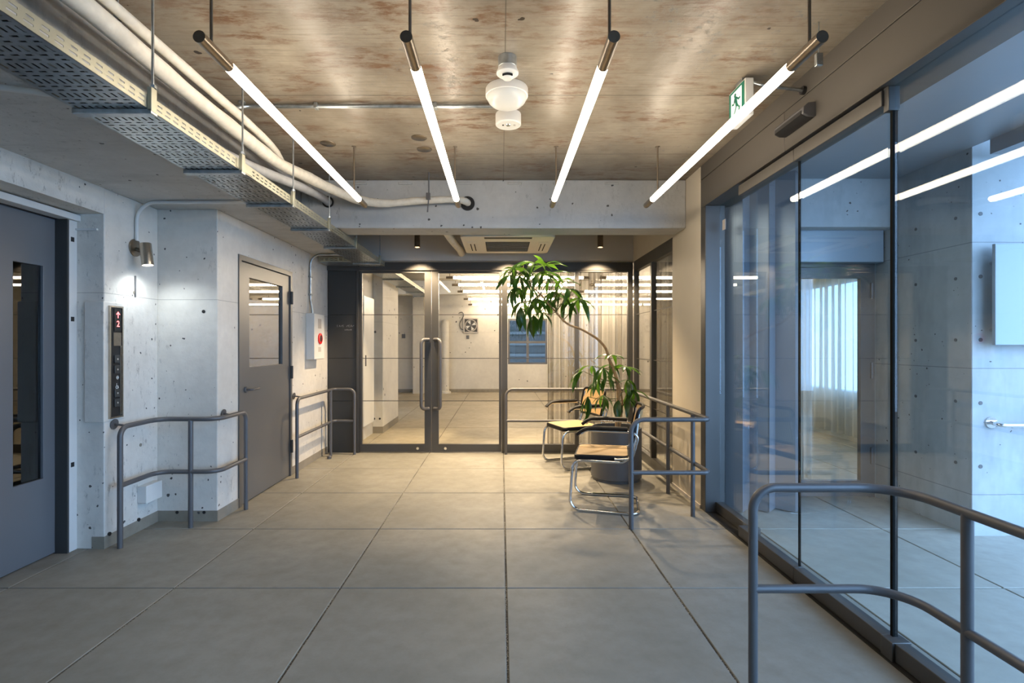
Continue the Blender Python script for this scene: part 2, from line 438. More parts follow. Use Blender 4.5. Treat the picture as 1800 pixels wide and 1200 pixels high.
for k in range(-4, 11):
    for j in range(-4, 13):
        if k > 5 and j > 0: continue
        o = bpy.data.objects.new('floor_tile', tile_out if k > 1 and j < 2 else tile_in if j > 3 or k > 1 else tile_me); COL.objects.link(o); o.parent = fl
        o.location = (.0272 + S*(k+.5), 2.873 + S*(j+.5), 0)

ceil = bx('ceiling', M['ceil'], (-3.3, 1.9, -3, 6.6, 2.81, 2.98))
st(ceil, 'bare board-marked concrete ceiling with rust stains above the lobby', 'ceiling')
o = bx('ceiling_beam', M['beam'], (-1.78, 1.64, 4.60, 4.89, 2.38, 2.81), bevel=.008)
st(o, 'white painted concrete beam crossing the lobby in front of the glass doors', 'beam')
o = bx('ceiling_beam', M['soffit'], (-3.3, -1.78, -3, 6.44, 2.38, 2.81))
st(o, 'wide grey painted concrete soffit beam above the perforated cable tray', 'beam')
# sleeves cast in the top of the cross beam
for x in (-1.25, -.85, -.32, .12, .52, .98):
    p = bx('patch_strip', M['beam'], (x-.06, x+.06, 4.588, 4.60, 2.765, 2.785), o, .004)
# left walls
def hx(x): return lambda u, v, w: (x - w, u, v)          # a wall plate facing +X: u = depth, v = height
def hy(y): return lambda u, v, w: (u, y + w, v)          # a wall plate facing the camera
o = bx('wall_left', M['wallwhite'], (-3.3, -2.62, 3.42, 3.955, 0, 2.38), bevel=.006)
st(o, 'white painted pitted concrete wall carrying the lift call panel and wall lamp', 'wall'); WL = o
o = bx('wall_left_lintel', M['wallwhite'], (-3.3, -2.62, -3, 3.42, 2.21, 2.38))
st(o, 'white painted concrete lintel above the lift door', 'wall')
o = MB().sheet([3.955, 4.27, 5.357, 6.6], [0, 2.095, 2.38], lambda i, j: not (i == 1 and j == 0), hx(-2.166), .5).build('wall_left_pier', M['wallwhite'], smooth=0, bevel=.006)
st(o, 'white painted concrete wall with the grey steel door set in it', 'wall')
o = bx('wall_left_recess', M['black'], (-3.3, -2.7, 4.0, 5.6, 0, 2.3)); st(o, 'dark room behind the grey steel door', 'wall')
o = bx('wall_left_near', M['wallwhite'], (-3.3, -2.62, -3, 1.75, 0, 2.21)); st(o, 'white painted wall before the lift door', 'wall')
o = bx('wall_left_shaft', M['black'], (-3.5, -3.25, 1.5, 3.5, 0, 2.3)); st(o, 'dark lift shaft behind the lift door glass', 'wall')
o = bx('wall_rear', M['wallwhite'], (-3.3, 1.9, -3.2, -3.0, 0, 2.81)); st(o, 'plain white lobby wall facing the glass doors', 'wall')
# bare concrete skirting with small form-tie holes
sk = bx('baseboard_left', M['skirt'], (-2.7, -2.616, 3.416, 3.955, 0, .082)); st(sk, 'bare concrete skirting under the lift call panel wall', 'skirting')
sk2 = bx('baseboard_pier', M['skirt'], (-2.616, -2.162, 3.951, 3.97, 0, .082)); st(sk2, 'bare concrete skirting across the front of the white pier', 'skirting')
sk3 = bx('baseboard_door', M['skirt'], (-2.2, -2.162, 3.97, 4.27, 0, .082)); st(sk3, 'short bare concrete skirting before the grey steel door', 'skirting')
sk4 = bx('baseboard_alarm', M['skirt'], (-2.2, -2.162, 5.357, 6.44, 0, .082)); st(sk4, 'bare concrete skirting below the fire alarm box', 'skirting')
for x in (-2.47, -2.265): MB().cyl((x, 3.954, .07), (x, 3.948, .07), .012, 14).build('tie_hole', M['black'], sk2)
for y in (3.46, 3.74): MB().cyl((-2.62, y, .085), (-2.611, y, .085), .013, 14).build('tie_hole', M['black'], sk)
for (x, y, z) in ((-2.62, 3.765, .62), (-2.62, 3.7, 1.72)): MB().cyl((x-.01, y, z), (x+.003, y, z), .012, 14).build('tie_hole', M['skirt'], WL)
MB().cyl((-2.27, 3.96, 1.6), (-2.27, 3.951, 1.6), .013, 14).build('tie_hole', M['black'], WL)
# back bulkhead and charcoal panel bay
o = bx('wall_back', M['bulk'], (-2.166, 1.64, 6.43, 6.56, 2.377, 2.81)); st(o, 'grey plaster bulkhead above the glass partition', 'wall')
bx('lit_edge_strip', M['cream'], (-1.72, 1.64, 6.43, 6.445, 2.372, 2.384), o)  # pale strip paints in the bounced light on the bulkhead's underside
# right wall
o = bx('wall_right', M['cream'], (1.64, 1.84, 4.26, 4.96, 0, 2.81)); st(o, 'narrow cream plaster wall beside the sliding glass doors', 'wall')
o = bx('wall_right_upper', M['cream'], (1.64, 1.78, 4.96, 6.56, 2.377, 2.81)); st(o, 'cream plaster strip over the side glazing', 'wall')
o = bx('baseboard_right', M['greyplate'], (1.632, 1.64, 4.26, 4.96, 0, .03)); st(o, 'thin skirting at the foot of the cream wall', 'skirting')
# header over the glazing
hd = empty('wall_header', (1.7, 1, 2.47), label='taupe metal header casing above the sliding glass doors', cat='wall', kind='structure')
bx('header_panel', M['header'], (1.64, 1.86, -3, 3.0, 2.466, 2.692), hd, .002)
bx('header_panel', M['header'], (1.64, 1.86, 3.004, 4.26, 2.466, 2.692), hd, .002)
bx('header_panel', M['header'], (1.64, 1.86, -3, 4.26, 2.697, 2.815), hd, .002)
bx('header_core', M['black'], (1.648, 1.85, -2.99, 4.25, 2.47, 2.81), hd)

# ---- glazing on the street side
def glazed_leaf(name, y0, y1, label, cat, x=1.695, top=True, zt=2.389):
    e = empty(name, (x, (y0+y1)/2, 0), label=label, cat=cat, kind='structure')
    bx('glass_pane', M['glass'], (x-.005, x+.005, y0+.004, y1-.004, .07, zt+.01 if top else zt), e)
    bx('bottom_rail', M['frame'], (x-.035, x+.025, y0+.002, y1-.002, .008, .085), e, .003)
    if top: bx('top_rail', M['header'], (x-.035, x+.03, y0+.002, y1-.002, zt, 2.458), e, .003)
    return e
d1 = glazed_leaf('door_1', 2.944, 3.63, 'frameless sliding glass door leaf nearer the cream wall', 'door')
d2 = glazed_leaf('door_2', 2.261, 2.944, 'frameless sliding glass door leaf nearer the street pane', 'door')
w1 = glazed_leaf('window_1', 3.56, 4.165, 'fixed glass pane beside the cream wall jamb', 'window', 1.76, False, 2.466)
bx('glass_sticker', M['greyplate'], (1.750, 1.754, 4.05, 4.10, 2.25, 2.33), w1)
w2 = glazed_leaf('window_2', -3, 2.235, 'large fixed glass pane beside the foreground handrail', 'window', 1.70, False, 2.466)
bx('gasket', M['gasket'], (1.69, 1.712, 2.237, 2.252, .03, 2.466), w2)
bx('corner_block', M['frame'], (1.672, 1.722, 2.236, 2.268, 2.36, 2.466), w2, .003)
bx('end_block', M['frame'], (1.652, 1.735, 2.19, 2.258, .004, .088), w2, .003)
bx('gasket', M['gasket'], (1.69, 1.70, 2.939, 2.949, .09, 2.389), d2)
o = bx('trim_1', M['frame'], (1.64, 1.80, 4.165, 4.26, 0, 2.466), bevel=.004); st(o, 'grey metal jamb between cream wall and street glazing', 'frame')
o = bx('trim_2', M['black'], (1.645, 1.80, -3, 4.165, -.006, .006)); st(o, 'dark floor track of the sliding doors', 'track')

# ---- back glass partition
DF = 6.44
o = bx('trim_3', M['frame'], (-2.166, 1.64, DF, 6.52, 2.27, 2.372), bevel=.003); st(o, 'dark grey transom on top of the glass partition', 'frame')
pn = empty('wall_back_panel', (-1.95, 6.46, 0), label='charcoal metal panel bay next to the double glass doors', cat='wall', kind='structure')
for z0, z1 in ((0, .643), (.647, 1.173), (1.177, 1.717), (1.721, 2.27)):
    bx('panel', M['panel'], (-2.16, -1.80, 6.455, 6.49, z0, z1), pn, .002)
bx('backing', M['black'], (-2.16, -1.80, 6.47, 6.50, 0, 2.27), pn)
bx('post', M['frame'], (-1.80, -1.77, DF, 6.52, 0, 2.27), pn, .002)
random.seed(3)
xx = -2.045                                              # tiny pale lettering, too small to read
for g in range(9):
    w = random.choice((.012, .016, .019)); mb = MB()
    kind = g % 3
    if kind == 0: mb.prism([(0,0),(w,0),(w,.004),(.004,.004),(.004,.02),(w,.02),(w,.024),(0,.024)], lambda u,v,t_: (xx+u, 6.4535-t_*.0, 1.567+v) if not t_ else (xx+u, 6.4525, 1.567+v), 1)
    elif kind == 1: mb.prism([(0,0),(.004,0),(w*.5+.002,.014),(w-.004,0),(w,0),(w*.5+.002,.024),(w*.5-.002,.024)], lambda u,v,t_: (xx+u, 6.4535-.001*t_, 1.567+v), 1)
    else: mb.prism([(0,0),(.004,0),(.004,.010),(w,.010),(w,.024),(w-.004,.024),(w-.004,.014),(0,.014)], lambda u,v,t_: (xx+u, 6.4535-.001*t_, 1.567+v), 1)
    if g != 4: mb.build('letter', M['grey letters'], pn, 0)
    xx += .024
xx = -1.95
for g in range(8):
    bx('letter', M['grey letters'], (xx, xx+.008, 6.4525, 6.4535, 1.525, 1.525+random.choice((.008,.012))), pn); xx += .0115

STR = (1.719, 1.175, .645)
def stripes(e, x0, x1, y):
    for z in STR: bx('glass_stripe', M['stripe'], (x0, x1, y-.002, y, z-.004, z+.004), e)
def swing(name, x0, x1, gx0, gx1, label, hx_, sgn):
    e = empty(name, ((x0+x1)/2, 6.48, 0), label=label, cat='door', kind='structure')
    us = [x0, gx0, gx1, x1]; vv = [.012, .106, 2.238, 2.265]
    MB().sheet(us, vv, lambda i, j: not (i == 1 and j == 1), hy(6.455), .045).build('door_frame', M['frame'], e, 0, .002)
    bx('glass_pane', M['glassin'], (gx0-.004, gx1+.004, 6.472, 6.48, .1, 2.242), e)
    stripes(e, gx0, gx1, 6.471)
    xs = hx_ + sgn*.085
    hdl = tube('pull_handle', M['rail'], fillet([(hx_, 6.455, .55), (xs, 6.385, .55), (xs, 6.385, 1.41), (hx_, 6.455, 1.41)], .06), .021, e, 12)
    MB().cyl((hx_ + sgn*.14, 6.458, .055), (hx_ + sgn*.14, 6.447, .055), .017, 16).build('lock_cylinder', M['chrome'], e)
    return e
swing('door_3', -1.768, -.872, -1.733, -.955, 'glass swing door leaf by the charcoal panel with long pull handle', -.90, -1)
swing('door_4', -.866, .004, -.78, -.028, 'glass swing door leaf nearer the chairs with long pull handle', -.835, 1)
wp = empty('window_3', (.8, 6.48, 0), label='fixed glass partition behind the potted tree and chairs', cat='window', kind='structure')
MB().sheet([.006, .078, .919, .968, 1.576, 1.64], [0, .106, 2.25, 2.27], lambda i, j: not (i in (1, 3) and j == 1), hy(6.445), .06).build('window_frame', M['frame'], wp, 0, .002)
for a, b in ((.074, .923), (.964, 1.58)):
    bx('glass_pane', M['glassin'], (a, b, 6.472, 6.48, .1, 2.255), wp); stripes(wp, a+.004, b-.004, 6.471)
ws = empty('window_4', (1.66, 5.7, 0), label='side glass partition behind the angled handrail, curtained inside', cat='window', kind='structure')
MB().sheet([4.96, 4.99, 5.675, 5.725, 6.40, 6.445], [0, .106, 2.25, 2.377], lambda i, j: not (i in (1, 3) and j == 1), lambda u, v, w: (1.645+w, u, v), .06).build('window_frame', M['frame'], ws, 0, .002)
for a, b in ((4.986, 5.68), (5.72, 6.404)):
    bx('glass_pane', M['glassin'], (1.672, 1.68, a, b, .1, 2.255), ws)
    for z in STR: bx('glass_stripe', M['stripe'], (1.669, 1.671, a+.004, b-.004, z-.004, z+.004), ws)

# ---- office beyond the glass
o = bx('wall_office_left', M['offwall'], (-2.3, -1.95, 6.6, 7.88, 0, 2.81)); st(o, 'grey office wall behind the white cabinet', 'wall')
o = bx('pillar', M['offwall'], (-2.6, -1.80, 7.88, 9.05, 0, 2.81), bevel=.006); st(o, 'white pitted concrete pillar inside the office', 'pillar')
for x in (-1.93, -1.845): MB().cyl((x, 7.89, .22), (x, 7.875, .22), .016, 14).build('tie_hole', M['black'], o)
o2 = bx('baseboard_pillar', M['skirt'], (-1.95, -1.796, 7.875, 9.05, 0, .10)); st(o2, 'bare concrete skirting round the office pillar', 'skirting')
o = bx('wall_office_side', M['offwall'], (-3.6, -3.4, 9.0, 14.6, 0, 2.81)); st(o, 'white side wall far inside the office', 'wall')
bk = MB().sheet([-3.6, .19, 1.30, 5.1], [0, .79, 2.07, 2.81], lambda i, j: not (i == 1 and j == 1), hy(14.6), .2).build('wall_office_back', M['offwall'], smooth=0)
st(bk, 'cream end wall of the office with exhaust fan', 'wall')
o = bx('baseboard_office', M['skirt'], (-3.4, 5.0, 14.58, 14.6, 0, .09)); st(o, 'bare concrete skirting along the office end wall', 'skirting')
o = bx('pillar', M['offwall'], (-2.42, -2.13, 14.2, 14.6, 0, 2.81)); st(o, 'slim white pilaster on the office end wall', 'pillar')
o = bx('ceiling_office', M['offceil'], (-3.6, 5.1, 6.6, 14.8, 2.81, 2.98)); st(o, 'grey office ceiling carrying rows of tube lights', 'ceiling')
o = bx('ceiling_office_wing', M['offceil'], (1.78, 5.1, 4.7, 6.6, 2.74, 2.98)); st(o, 'grey ceiling of the curtained office wing', 'ceiling')
for y in (9.05, 11.9):
    o = bx('ceiling_beam', M['offwall'], (-3.4, 5.0, y, y+.3, 2.5, 2.81)); st(o, 'white office ceiling beam %s' % ('beside the pillar' if y < 10 else 'near the exhaust fan'), 'beam')
wr = MB().sheet([4.6, 6.0, 9.4, 14.8], [0, .68, 2.25, 2.81], lambda i, j: not (i == 1 and j == 1), lambda u, v, w: (4.9+w, u, v), .2).build('wall_office_right', M['offwall'], smooth=0)
st(wr, 'office wall with the daylight window seen through the outer door', 'wall')
wn = empty('window_5', (.74, 14.65, .8), label='grey framed office window showing blue daylight behind the curtain', cat='window', kind='structure')
MB().sheet([.19, .24, .71, .78, 1.25, 1.30], [.79, .84, 1.38, 1.44, 2.02, 2.07], lambda i, j: not (i in (1, 3) and j in (1, 3)), hy(14.62), .06).build('window_frame', M['rail'], wn, 0)
for a, b in ((.24, .71), (.78, 1.25)):
    bx('glass_pane', M['glass'], (a-.003, b+.003, 14.645, 14.65, .835, 2.025), wn)
o = bx('wall_outside_far', M['neigh'], (-6, 8, 17.2, 17.4, -.5, 6)); st(o, 'dim facade of the building outside the office window', 'wall')
for z in (.95, 1.32, 1.68): bx('facade_band', M['neighband'], (-6, 8, 17.15, 17.2, z, z+.09), o)

# ---- porch outside the sliding doors
o = MB().sheet([1.80, 2.45, 3.3, 3.36], [0, 2.07, 2.76], lambda i, j: not (i == 1 and j == 0), hy(4.6), .12).build('wall_outside_back', M['exconc'], smooth=0); st(o, 'concrete wall around the outer glass door', 'wall')
o = bx('lintel', M['exconc'], (2.30, 3.32, 4.35, 4.6, 2.335, 2.74)); st(o, 'grey concrete lintel over the outer glass door', 'lintel')
o = bx('trim_4', M['bluepanel'], (2.36, 3.30, 4.47, 4.6, 2.06, 2.335), bevel=.004); st(o, 'flat metal casing between lintel and outer glass door', 'trim')
sw = bx('wall_outside_side', M['exconc'], (3.32, 3.55, 3.66, 4.72, 0, 3.0)); st(sw, 'shaded fair-faced concrete wall with tie holes in the porch', 'wall')
bw = bx('wall_outside_bright', M['exconc'], (3.552, 12.0, 3.662, 3.9, 0, 3.6)); st(bw, 'daylit concrete wall carrying the enamel board', 'wall')
bx('end_face', M['exconc'], (3.322, 3.56, 3.655, 3.665, 0, 3.0), bw)
for z in (.489, .936, 1.382, 1.828, 2.27):
    for y in (4.149, 3.785): MB().cyl((3.325, y, z), (3.317, y, z), .012, 14).build('tie_hole', M['tiehole'], sw)
    for x in (3.38, 3.82, 4.26): MB().cyl((x, 3.66, z), (x, 3.652, z), .014, 14).build('tie_hole', M['tiehole'], bw)
o = bx('ceiling_outside', M['exsoffit'], (1.86, 3.32, .9, 4.62, 2.74, 2.9)); st(o, 'pale porch soffit above the outer door', 'ceiling')
o = bx('ceiling_outside_edge', M['exsoffit'], (3.32, 3.95, .9, 3.52, 2.64, 2.9)); st(o, 'porch soffit stopping short of the daylit concrete wall', 'ceiling')
sc = empty('folding_screen', (2.1, 4.2, 0), label='zigzag folded metal screen standing behind the sliding glass', cat='screen')
zz = [(1.83, 4.235), (1.925, 4.13), (2.03, 4.235), (2.135, 4.13), (2.24, 4.235), (2.345, 4.13), (2.42, 4.21)]
for (xa, ya), (xb, yb) in zip(zz, zz[1:]):
    d = Vector((xb-xa, yb-ya, 0)).normalized(); nn = Vector((-d.y, d.x, 0))*.008
    MB().prism([(xa, ya), (xb, yb), (xb+nn.x, yb+nn.y), (xa+nn.x, ya+nn.y)], lambda u, v, w: (u, v, .012 + w), 2.725).build('panel', M['screen'], sc, 0)
od = empty('door_5', (2.88, 4.6, 0), label='outer glass door in a grey metal frame beside the concrete wall', cat='door', kind='structure')
MB().sheet([2.45, 2.50, 3.255, 3.3], [0, 2.03, 2.07], lambda i, j: not (i == 1 and j == 0), hy(4.575), .06).build('door_jamb', M['steeldoor'], od, 0, .002)
MB().sheet([2.505, 2.62, 3.166, 3.25], [.01, .15, 1.93, 2.025], lambda i, j: not (i == 1 and j == 1), hy(4.565), .045).build('leaf_frame', M['steeldoor'], od, 0, .002)
bx('glass_pane', M['glass'], (2.615, 3.17, 4.583, 4.591, .145, 1.935), od)
for z in (.3, 1.05, 1.75): MB().cyl((3.262, 4.56, z), (3.262, 4.56, z+.14), .012, 10).build('hinge', M['rail'], od)

# ================================================================== OBJECTS
# ---- tube lights in the lobby
def tube_light(name, x, y0, y1, z, mt, label, group, along='Y', cap=.2, rods=(0.08, .3), zc=2.81):
    e = empty(name, (x, y0, z) if along == 'Y' else (y0, x, z), label=label, cat='light', group=group)
    P = (lambda t, dz=0: (x, t, z+dz)) if along == 'Y' else (lambda t, dz=0: (t, x, z+dz))
    r = .0225
    MB().cyl(P(y0), P(y0+cap), r, 20).build('end_cap', M['bronze'], e)
    MB().cyl(P(y1-cap*.9), P(y1), r, 20).build('end_cap', M['bronze'], e)
    MB().cyl(P(y0+cap), P(y1-cap*.9), r*.97, 20).build('tube', mt, e)
    for t in (y0+rods[0], y1-rods[1]):
        rd = MB().cyl(P(t, .015), P(t, zc-z), .0062, 10).build('hanger_rod', M['bronze'], e)
        p = P(t, zc-z); MB().cyl((p[0], p[1], p[2]-.006), p, .017, 14).build('ceiling_plate', M['bronze'], rd)
    return e
GL = 'tube lights hung in the lobby'
for x, w in ((-1.087, 'closest to the cable tray'), (-.342, 'between the tray-side tube and the round ceiling lamp'), (.406, 'just past the round ceiling lamp toward the street'), (1.156, 'closest to the sliding glass doors, crossing the exit sign')):
    tube_light('tube_light', x, 1.864, 4.13, 2.457, M['tube'], 'long glowing lobby tube light ' + w, GL)
k = 0
for y, wd in ((8.47, 'first'), (9.5, 'second'), (10.7, 'third'), (12.45, 'fourth'), (14.2, 'fifth')):
    tube_light('tube_light', y, -.9, 1.45, 2.44, M['tubeoff'], 'horizontal office tube light, %s row behind the glass doors' % wd, 'office tube lights', 'X', .12, (.06, .25))
    tube_light('tube_light', y, 1.6, 3.95, 2.44, M['tubeoff'], 'horizontal office tube light behind the curtains, %s row' % wd, 'office tube lights', 'X', .12, (.06, .25))

# ---- perforated cable tray
def tray_plate(name, y0, y1, parent):
    x0, x1 = -1.745, -1.443
    us = [x0, x1]; lon = [x0+.024+.0282*i for i in range(10)]; trn = [x0+.018+.048*i for i in range(6)]
    for a in lon: us += [a-.0045, a+.0045]
    for a in trn: us += [a, a+.026]
    us = sorted(set(round(a, 4) for a in us)); vv = [y0, y1]; cells = []
    P = .105; k = 0; y = y0 + .02
    while y + P < y1:
        cells.append(('l', y, y+.034)); cells.append(('t', y+.050, y+.059)); cells.append(('t2', y+.078, y+.087)); y += P
    for _, a, b in cells: vv += [a, b]
    vv = sorted(vv); row = {}
    for kd, a, b in cells: row[vv.index(a)] = kd
    def solid(i, j):
        kd = row.get(j)
        if not kd: return True
        u = (us[i]+us[i+1])/2
        if kd == 'l': return not any(abs(u-a) < .0045 for a in lon)
        sh = 0 if kd == 't' else .0
        return not any(a < u < a+.026 for a in (trn if kd == 't' else trn))
    return MB().sheet(us, vv, solid, lambda u, v, w: (u, v, 2.312 + w), .0015).build(name, M['galv'], parent, 0)
def tray_side(name, x, y0, y1, parent, mt):
    vv = [2.312, 2.328, 2.335, 2.348, 2.355, 2.370]; us = [y0, y1]; a_, b_ = [], []
    y = y0 + .03
    while y + .07 < y1: a_.append((y, y+.034)); b_.append((y+.008, y+.036)); y += .055
    for p in a_ + b_: us += list(p)
    us = sorted(set(us))
    def solid(i, j):
        u = (us[i]+us[i+1])/2
        if j == 1: return not any(p < u < q for p, q in a_)
        if j == 3: return not any(p < u < q for p, q in b_)
        return True
    return MB().sheet(us, vv, solid, lambda u, v, w: (x + w, u, v), .0015).build(name, mt, parent, 0)
ct = empty('cable_tray', (-1.6, 2, 2.31), label='long perforated steel cable tray hung under the grey soffit', cat='cable tray')
tray_plate('tray_floor', .6, 6.42, ct); tray_side('tray_side', -1.4445, .6, 6.42, ct, M['galvbeige']); tray_side('tray_side', -1.745, .6, 6.42, ct, M['galvbeige'])
for y in (2.11, 2.85, 3.55, 4.3, 5.1, 6.1):
    MB().add([], []).sheet([-1.75, -1.425], [0, 1], lambda i, j: True, lambda u, v, w: (u, y + v*.04, 2.290 + w), .021).build('support_bar', M['galv'], ct, 0, .003)
    if y < 4.5 or y > 4.9:
        zt = 2.81
        rd = MB().cyl((-1.432, y+.02, 2.30), (-1.432, y+.02, zt), .0055, 8).build('hanger_rod', M['galv'], ct)
        bx('clip', M['galvbeige'], (-1.442, -1.424, y, y+.035, 2.30, 2.40), rd, .002)
        MB().cyl((-1.432, y+.02, 2.402), (-1.432, y+.02, 2.414), .013, 6).build('nut', M['galv'], rd)
bx('joint_plate', M['galvbeige'], (-1.4425, -1.440, 2.82, 3.0, 2.318, 2.366), ct)
cb = empty('cable_tray', (-1.8, 6.15, 2.31), label='short cable tray branch reaching across to the alarm wall', cat='cable tray')
us = [-2.13]; x = -2.11
while x < -1.78: us += [x, x+.035]; x += .055
us.append(-1.752)
MB().sheet(us, [2.312, 2.328, 2.335, 2.348, 2.355, 2.37], lambda i, j: not (i % 2 == 1 and j in (1, 3)), lambda u, v, w: (u, 6.05 + w, v), .0015).build('tray_side', M['galvbeige'], cb, 0)
MB().sheet(us, [6.05, 6.09, 6.10, 6.16, 6.17, 6.26, 6.27, 6.35], lambda i, j: not (i % 2 == 1 and j in (1, 3, 5)), lambda u, v, w: (u, v, 2.310 + w), .0015).build('tray_floor', M['galv'], cb, 0)
ct2 = empty('cable_tray', (-1.6, 8, 2.31), label='perforated cable tray running on inside the office', cat='cable tray')
tray_plate('tray_floor', 6.55, 10.5, ct2); tray_side('tray_side', -1.4445, 6.55, 10.5, ct2, M['galvbeige'])
for y in (7.6, 8.6, 9.5, 10.3): bx('support_bar', M['galv'], (-1.75, -1.425, y, y+.04, 2.29, 2.311), ct2)
words_ = ['outermost', 'second', 'third', 'fourth', 'fifth', 'sixth', 'seventh', 'eighth', 'innermost']
for i, (r, mt) in enumerate(((.013,'black'),(.012,'black'),(.010,'wrapgrey'),(.013,'black'),(.012,'black'),(.007,'wrap'),(.012,'black'),(.013,'black'),(.009,'wrapgrey'))):  # most black ones added to darken the tray slots; pale ones are real
    x = -1.722 + i*.0315
    P = [(x + .004*math.sin(q*1.3+x*9), .62+q*.36, 2.3145+r) for q in range(17)]
    o = tube('tray_cable', M[mt], smooth_path(P, 3), r, n=8)
    tag(o, '%s cable in the tray, %s counted from the soffit side' % ({'black': 'slot-darkening black', 'wrapgrey': 'grey', 'wrap': 'cream data'}[mt], words_[i]), 'cable', 'cables in the tray')

# ---- wrapped pipes under the ceiling
def wrapped(seed, r, amp):
    rnd = random.Random(seed); ph = [rnd.uniform(0, 9) for _ in range(4)]
    return lambda t: r*(1 + amp*(math.sin(t*41+ph[0])*.5 + math.sin(t*97+ph[1])*.3 + math.sin(t*203+ph[2])*.25))
P = [(-1.55, .5, 2.605), (-1.55, 1.2, 2.60), (-1.545, 1.9, 2.605), (-1.555, 2.6, 2.60), (-1.55, 3.2, 2.60), (-1.54, 3.6, 2.605), (-1.50, 3.95, 2.635), (-1.40, 4.2, 2.62), (-1.22, 4.38, 2.575), (-1.0, 4.45, 2.56), (-.75, 4.47, 2.585), (-.5, 4.48, 2.60), (-.36, 4.50, 2.603), (-.30, 4.56, 2.60), (-.30, 4.586, 2.598)]
o = tube('wrapped_pipe', M['wrap'], smooth_path(P, 9), .04, n=18, rf=lambda t: wrapped(2, .040, .10)(t)*(1 - .28*min(1, max(0, (t-.5)*4))))
tag(o, 'thick cream wrapped pipe bending across the white beam into a round hole', 'pipe'); pA = o
P = [(-1.70, 1.9, 2.44), (-1.69, 2.6, 2.45), (-1.64, 3.3, 2.50), (-1.56, 4.0, 2.57), (-1.535, 4.40, 2.605), (-1.535, 4.598, 2.61)]
o = tube('wrapped_pipe', M['wrapgrey'], smooth_path(P, 7), .034, n=16, rf=wrapped(5, .034, .04)); tag(o, 'shaded grey wrapped pipe entering the beam beside the soffit', 'pipe')
P = [(-1.513, .5, 2.672), (-1.515, 1.6, 2.670), (-1.515, 2.6, 2.672), (-1.52, 3.1, 2.678), (-1.56, 3.55, 2.692), (-1.62, 3.9, 2.685), (-1.63, 4.59, 2.67)]
o = tube('wrapped_pipe', M['wrap'], smooth_path(P, 8), .024, n=14, rf=wrapped(8, .024, .05)); tag(o, 'thin cream pipe running above the thick wrapped pipe', 'pipe')
for x, z, r, lb in ((-.298, 2.598, .063, 'round dark sleeve opening in the middle of the white beam'), (-1.535, 2.612, .05, 'round dark sleeve opening in the beam next to the soffit')):
    o = MB().lathe([(r, 0), (r, .012), (r*.9, .012), (r*.9, .004), (0, .004)], (x, 4.6, z), 28, Matrix.Rotation(R(90), 3, 'X')).build('pipe_sleeve', M['black']); tag(o, lb, 'pipe sleeve')
def hanger(x, y, z0, z1, label):
    e = empty('pipe_hanger', (x, y, z1), label=label, cat='bracket', group='pipe hangers')
    MB().cyl((x, y, z0), (x, y, z1), .0055, 8).build('threaded_rod', M['galv'], e)
    MB().cyl((x, y, 2.803), (x, y, 2.81), .02, 12).build('anchor_plate', M['galv'], e)
    bx('clamp', M['galv'], (x-.012, x+.012, y-.010, y+.010, z0, z0+.06), e, .003)
hanger(-1.555, 2.10, 2.645, 2.81, 'steel rod hanger clamping the cream pipes near the first tray bar')
hanger(-1.56, 3.12, 2.645, 2.81, 'steel rod hanger clamping the cream pipes beside the ceiling conduit')
e = empty('pipe_hanger', (-.61, 4.42, 2.8), label='thin threaded rod holding the pipe in front of the white beam', cat='bracket', group='pipe hangers')
tube('threaded_rod', M['rail'], [(-.615, 4.40, 2.81), (-.618, 4.42, 2.60), (-.63, 4.43, 2.48)], .006, e, 8)
bx('clamp', M['rail'], (-.64, -.605, 4.405, 4.435, 2.585, 2.64), e, .003)

# ---- ceiling fittings
e = empty('ceiling_conduit', (-.8, 3.14, 2.79), label='bare metal conduit clipped across the concrete ceiling to the emergency light', cat='conduit')
tube('pipe', M['galv'], fillet([(-1.58, 2.98, 2.70), (-1.58, 3.14, 2.792), (-.02, 3.14, 2.792)], .09), .0125, e, 12)
for x in (-1.12, -.40): bx('clip', M['galv'], (x-.012, x+.012, 3.12, 3.16, 2.775, 2.81), e, .003)
e = empty('smoke_detector', (.032, 2.64, 2.81), label='white smoke detector on a grey ring above the round lamp', cat='smoke detector')
MB().lathe([(.048, 0), (.048, -.05), (.046, -.052)], (.032, 2.64, 2.81)).build('mounting_ring', M['galv'], e)
MB().lathe([(.046, -.05), (.050, -.062), (.056, -.075), (.056, -.083), (.050, -.088), (.030, -.092), (.028, -.104), (.022, -.11), (.001, -.112)], (.032, 2.64, 2.81)).build('body', M['whiteplastic'], e)
for i in range(9):
    a = -PI*.5 + (i-4)*.2
    MB().box(-.0032, .0032, -.0015, .0015, -.007, .004).build('vent_slot', M['black'], e, 0, local=True).location = (.0318*math.cos(a), .0318*math.sin(a), -.097)
e = empty('round_lamp', (.032, 2.96, 2.81), label='round white ceiling lamp with an unlit opal dome', cat='ceiling lamp')
MB().lathe([(.118, 0), (.121, -.005), (.121, -.045), (.116, -.048)], (.032, 2.96, 2.81), 40).build('base_ring', M['whiteplastic'], e)
MB().lathe([(.116, -.044), (.114, -.056), (.104, -.075), (.085, -.092), (.058, -.104), (.028, -.111), (.001, -.113)], (.032, 2.96, 2.81), 40).build('dome', M['dome'], e)
e = empty('emergency_light', (.045, 3.29, 2.81), label='small white round emergency light below the opal dome lamp', cat='ceiling lamp')
MB().lathe([(.080, 0), (.081, -.004), (.081, -.066), (.077, -.07)], (.045, 3.29, 2.81), 36).build('body', M['whiteplastic'], e)
MB().lathe([(.074, -.0695), (.072, -.072), (.001, -.072)], (.045, 3.29, 2.81), 36).build('face', M['dome'], e)
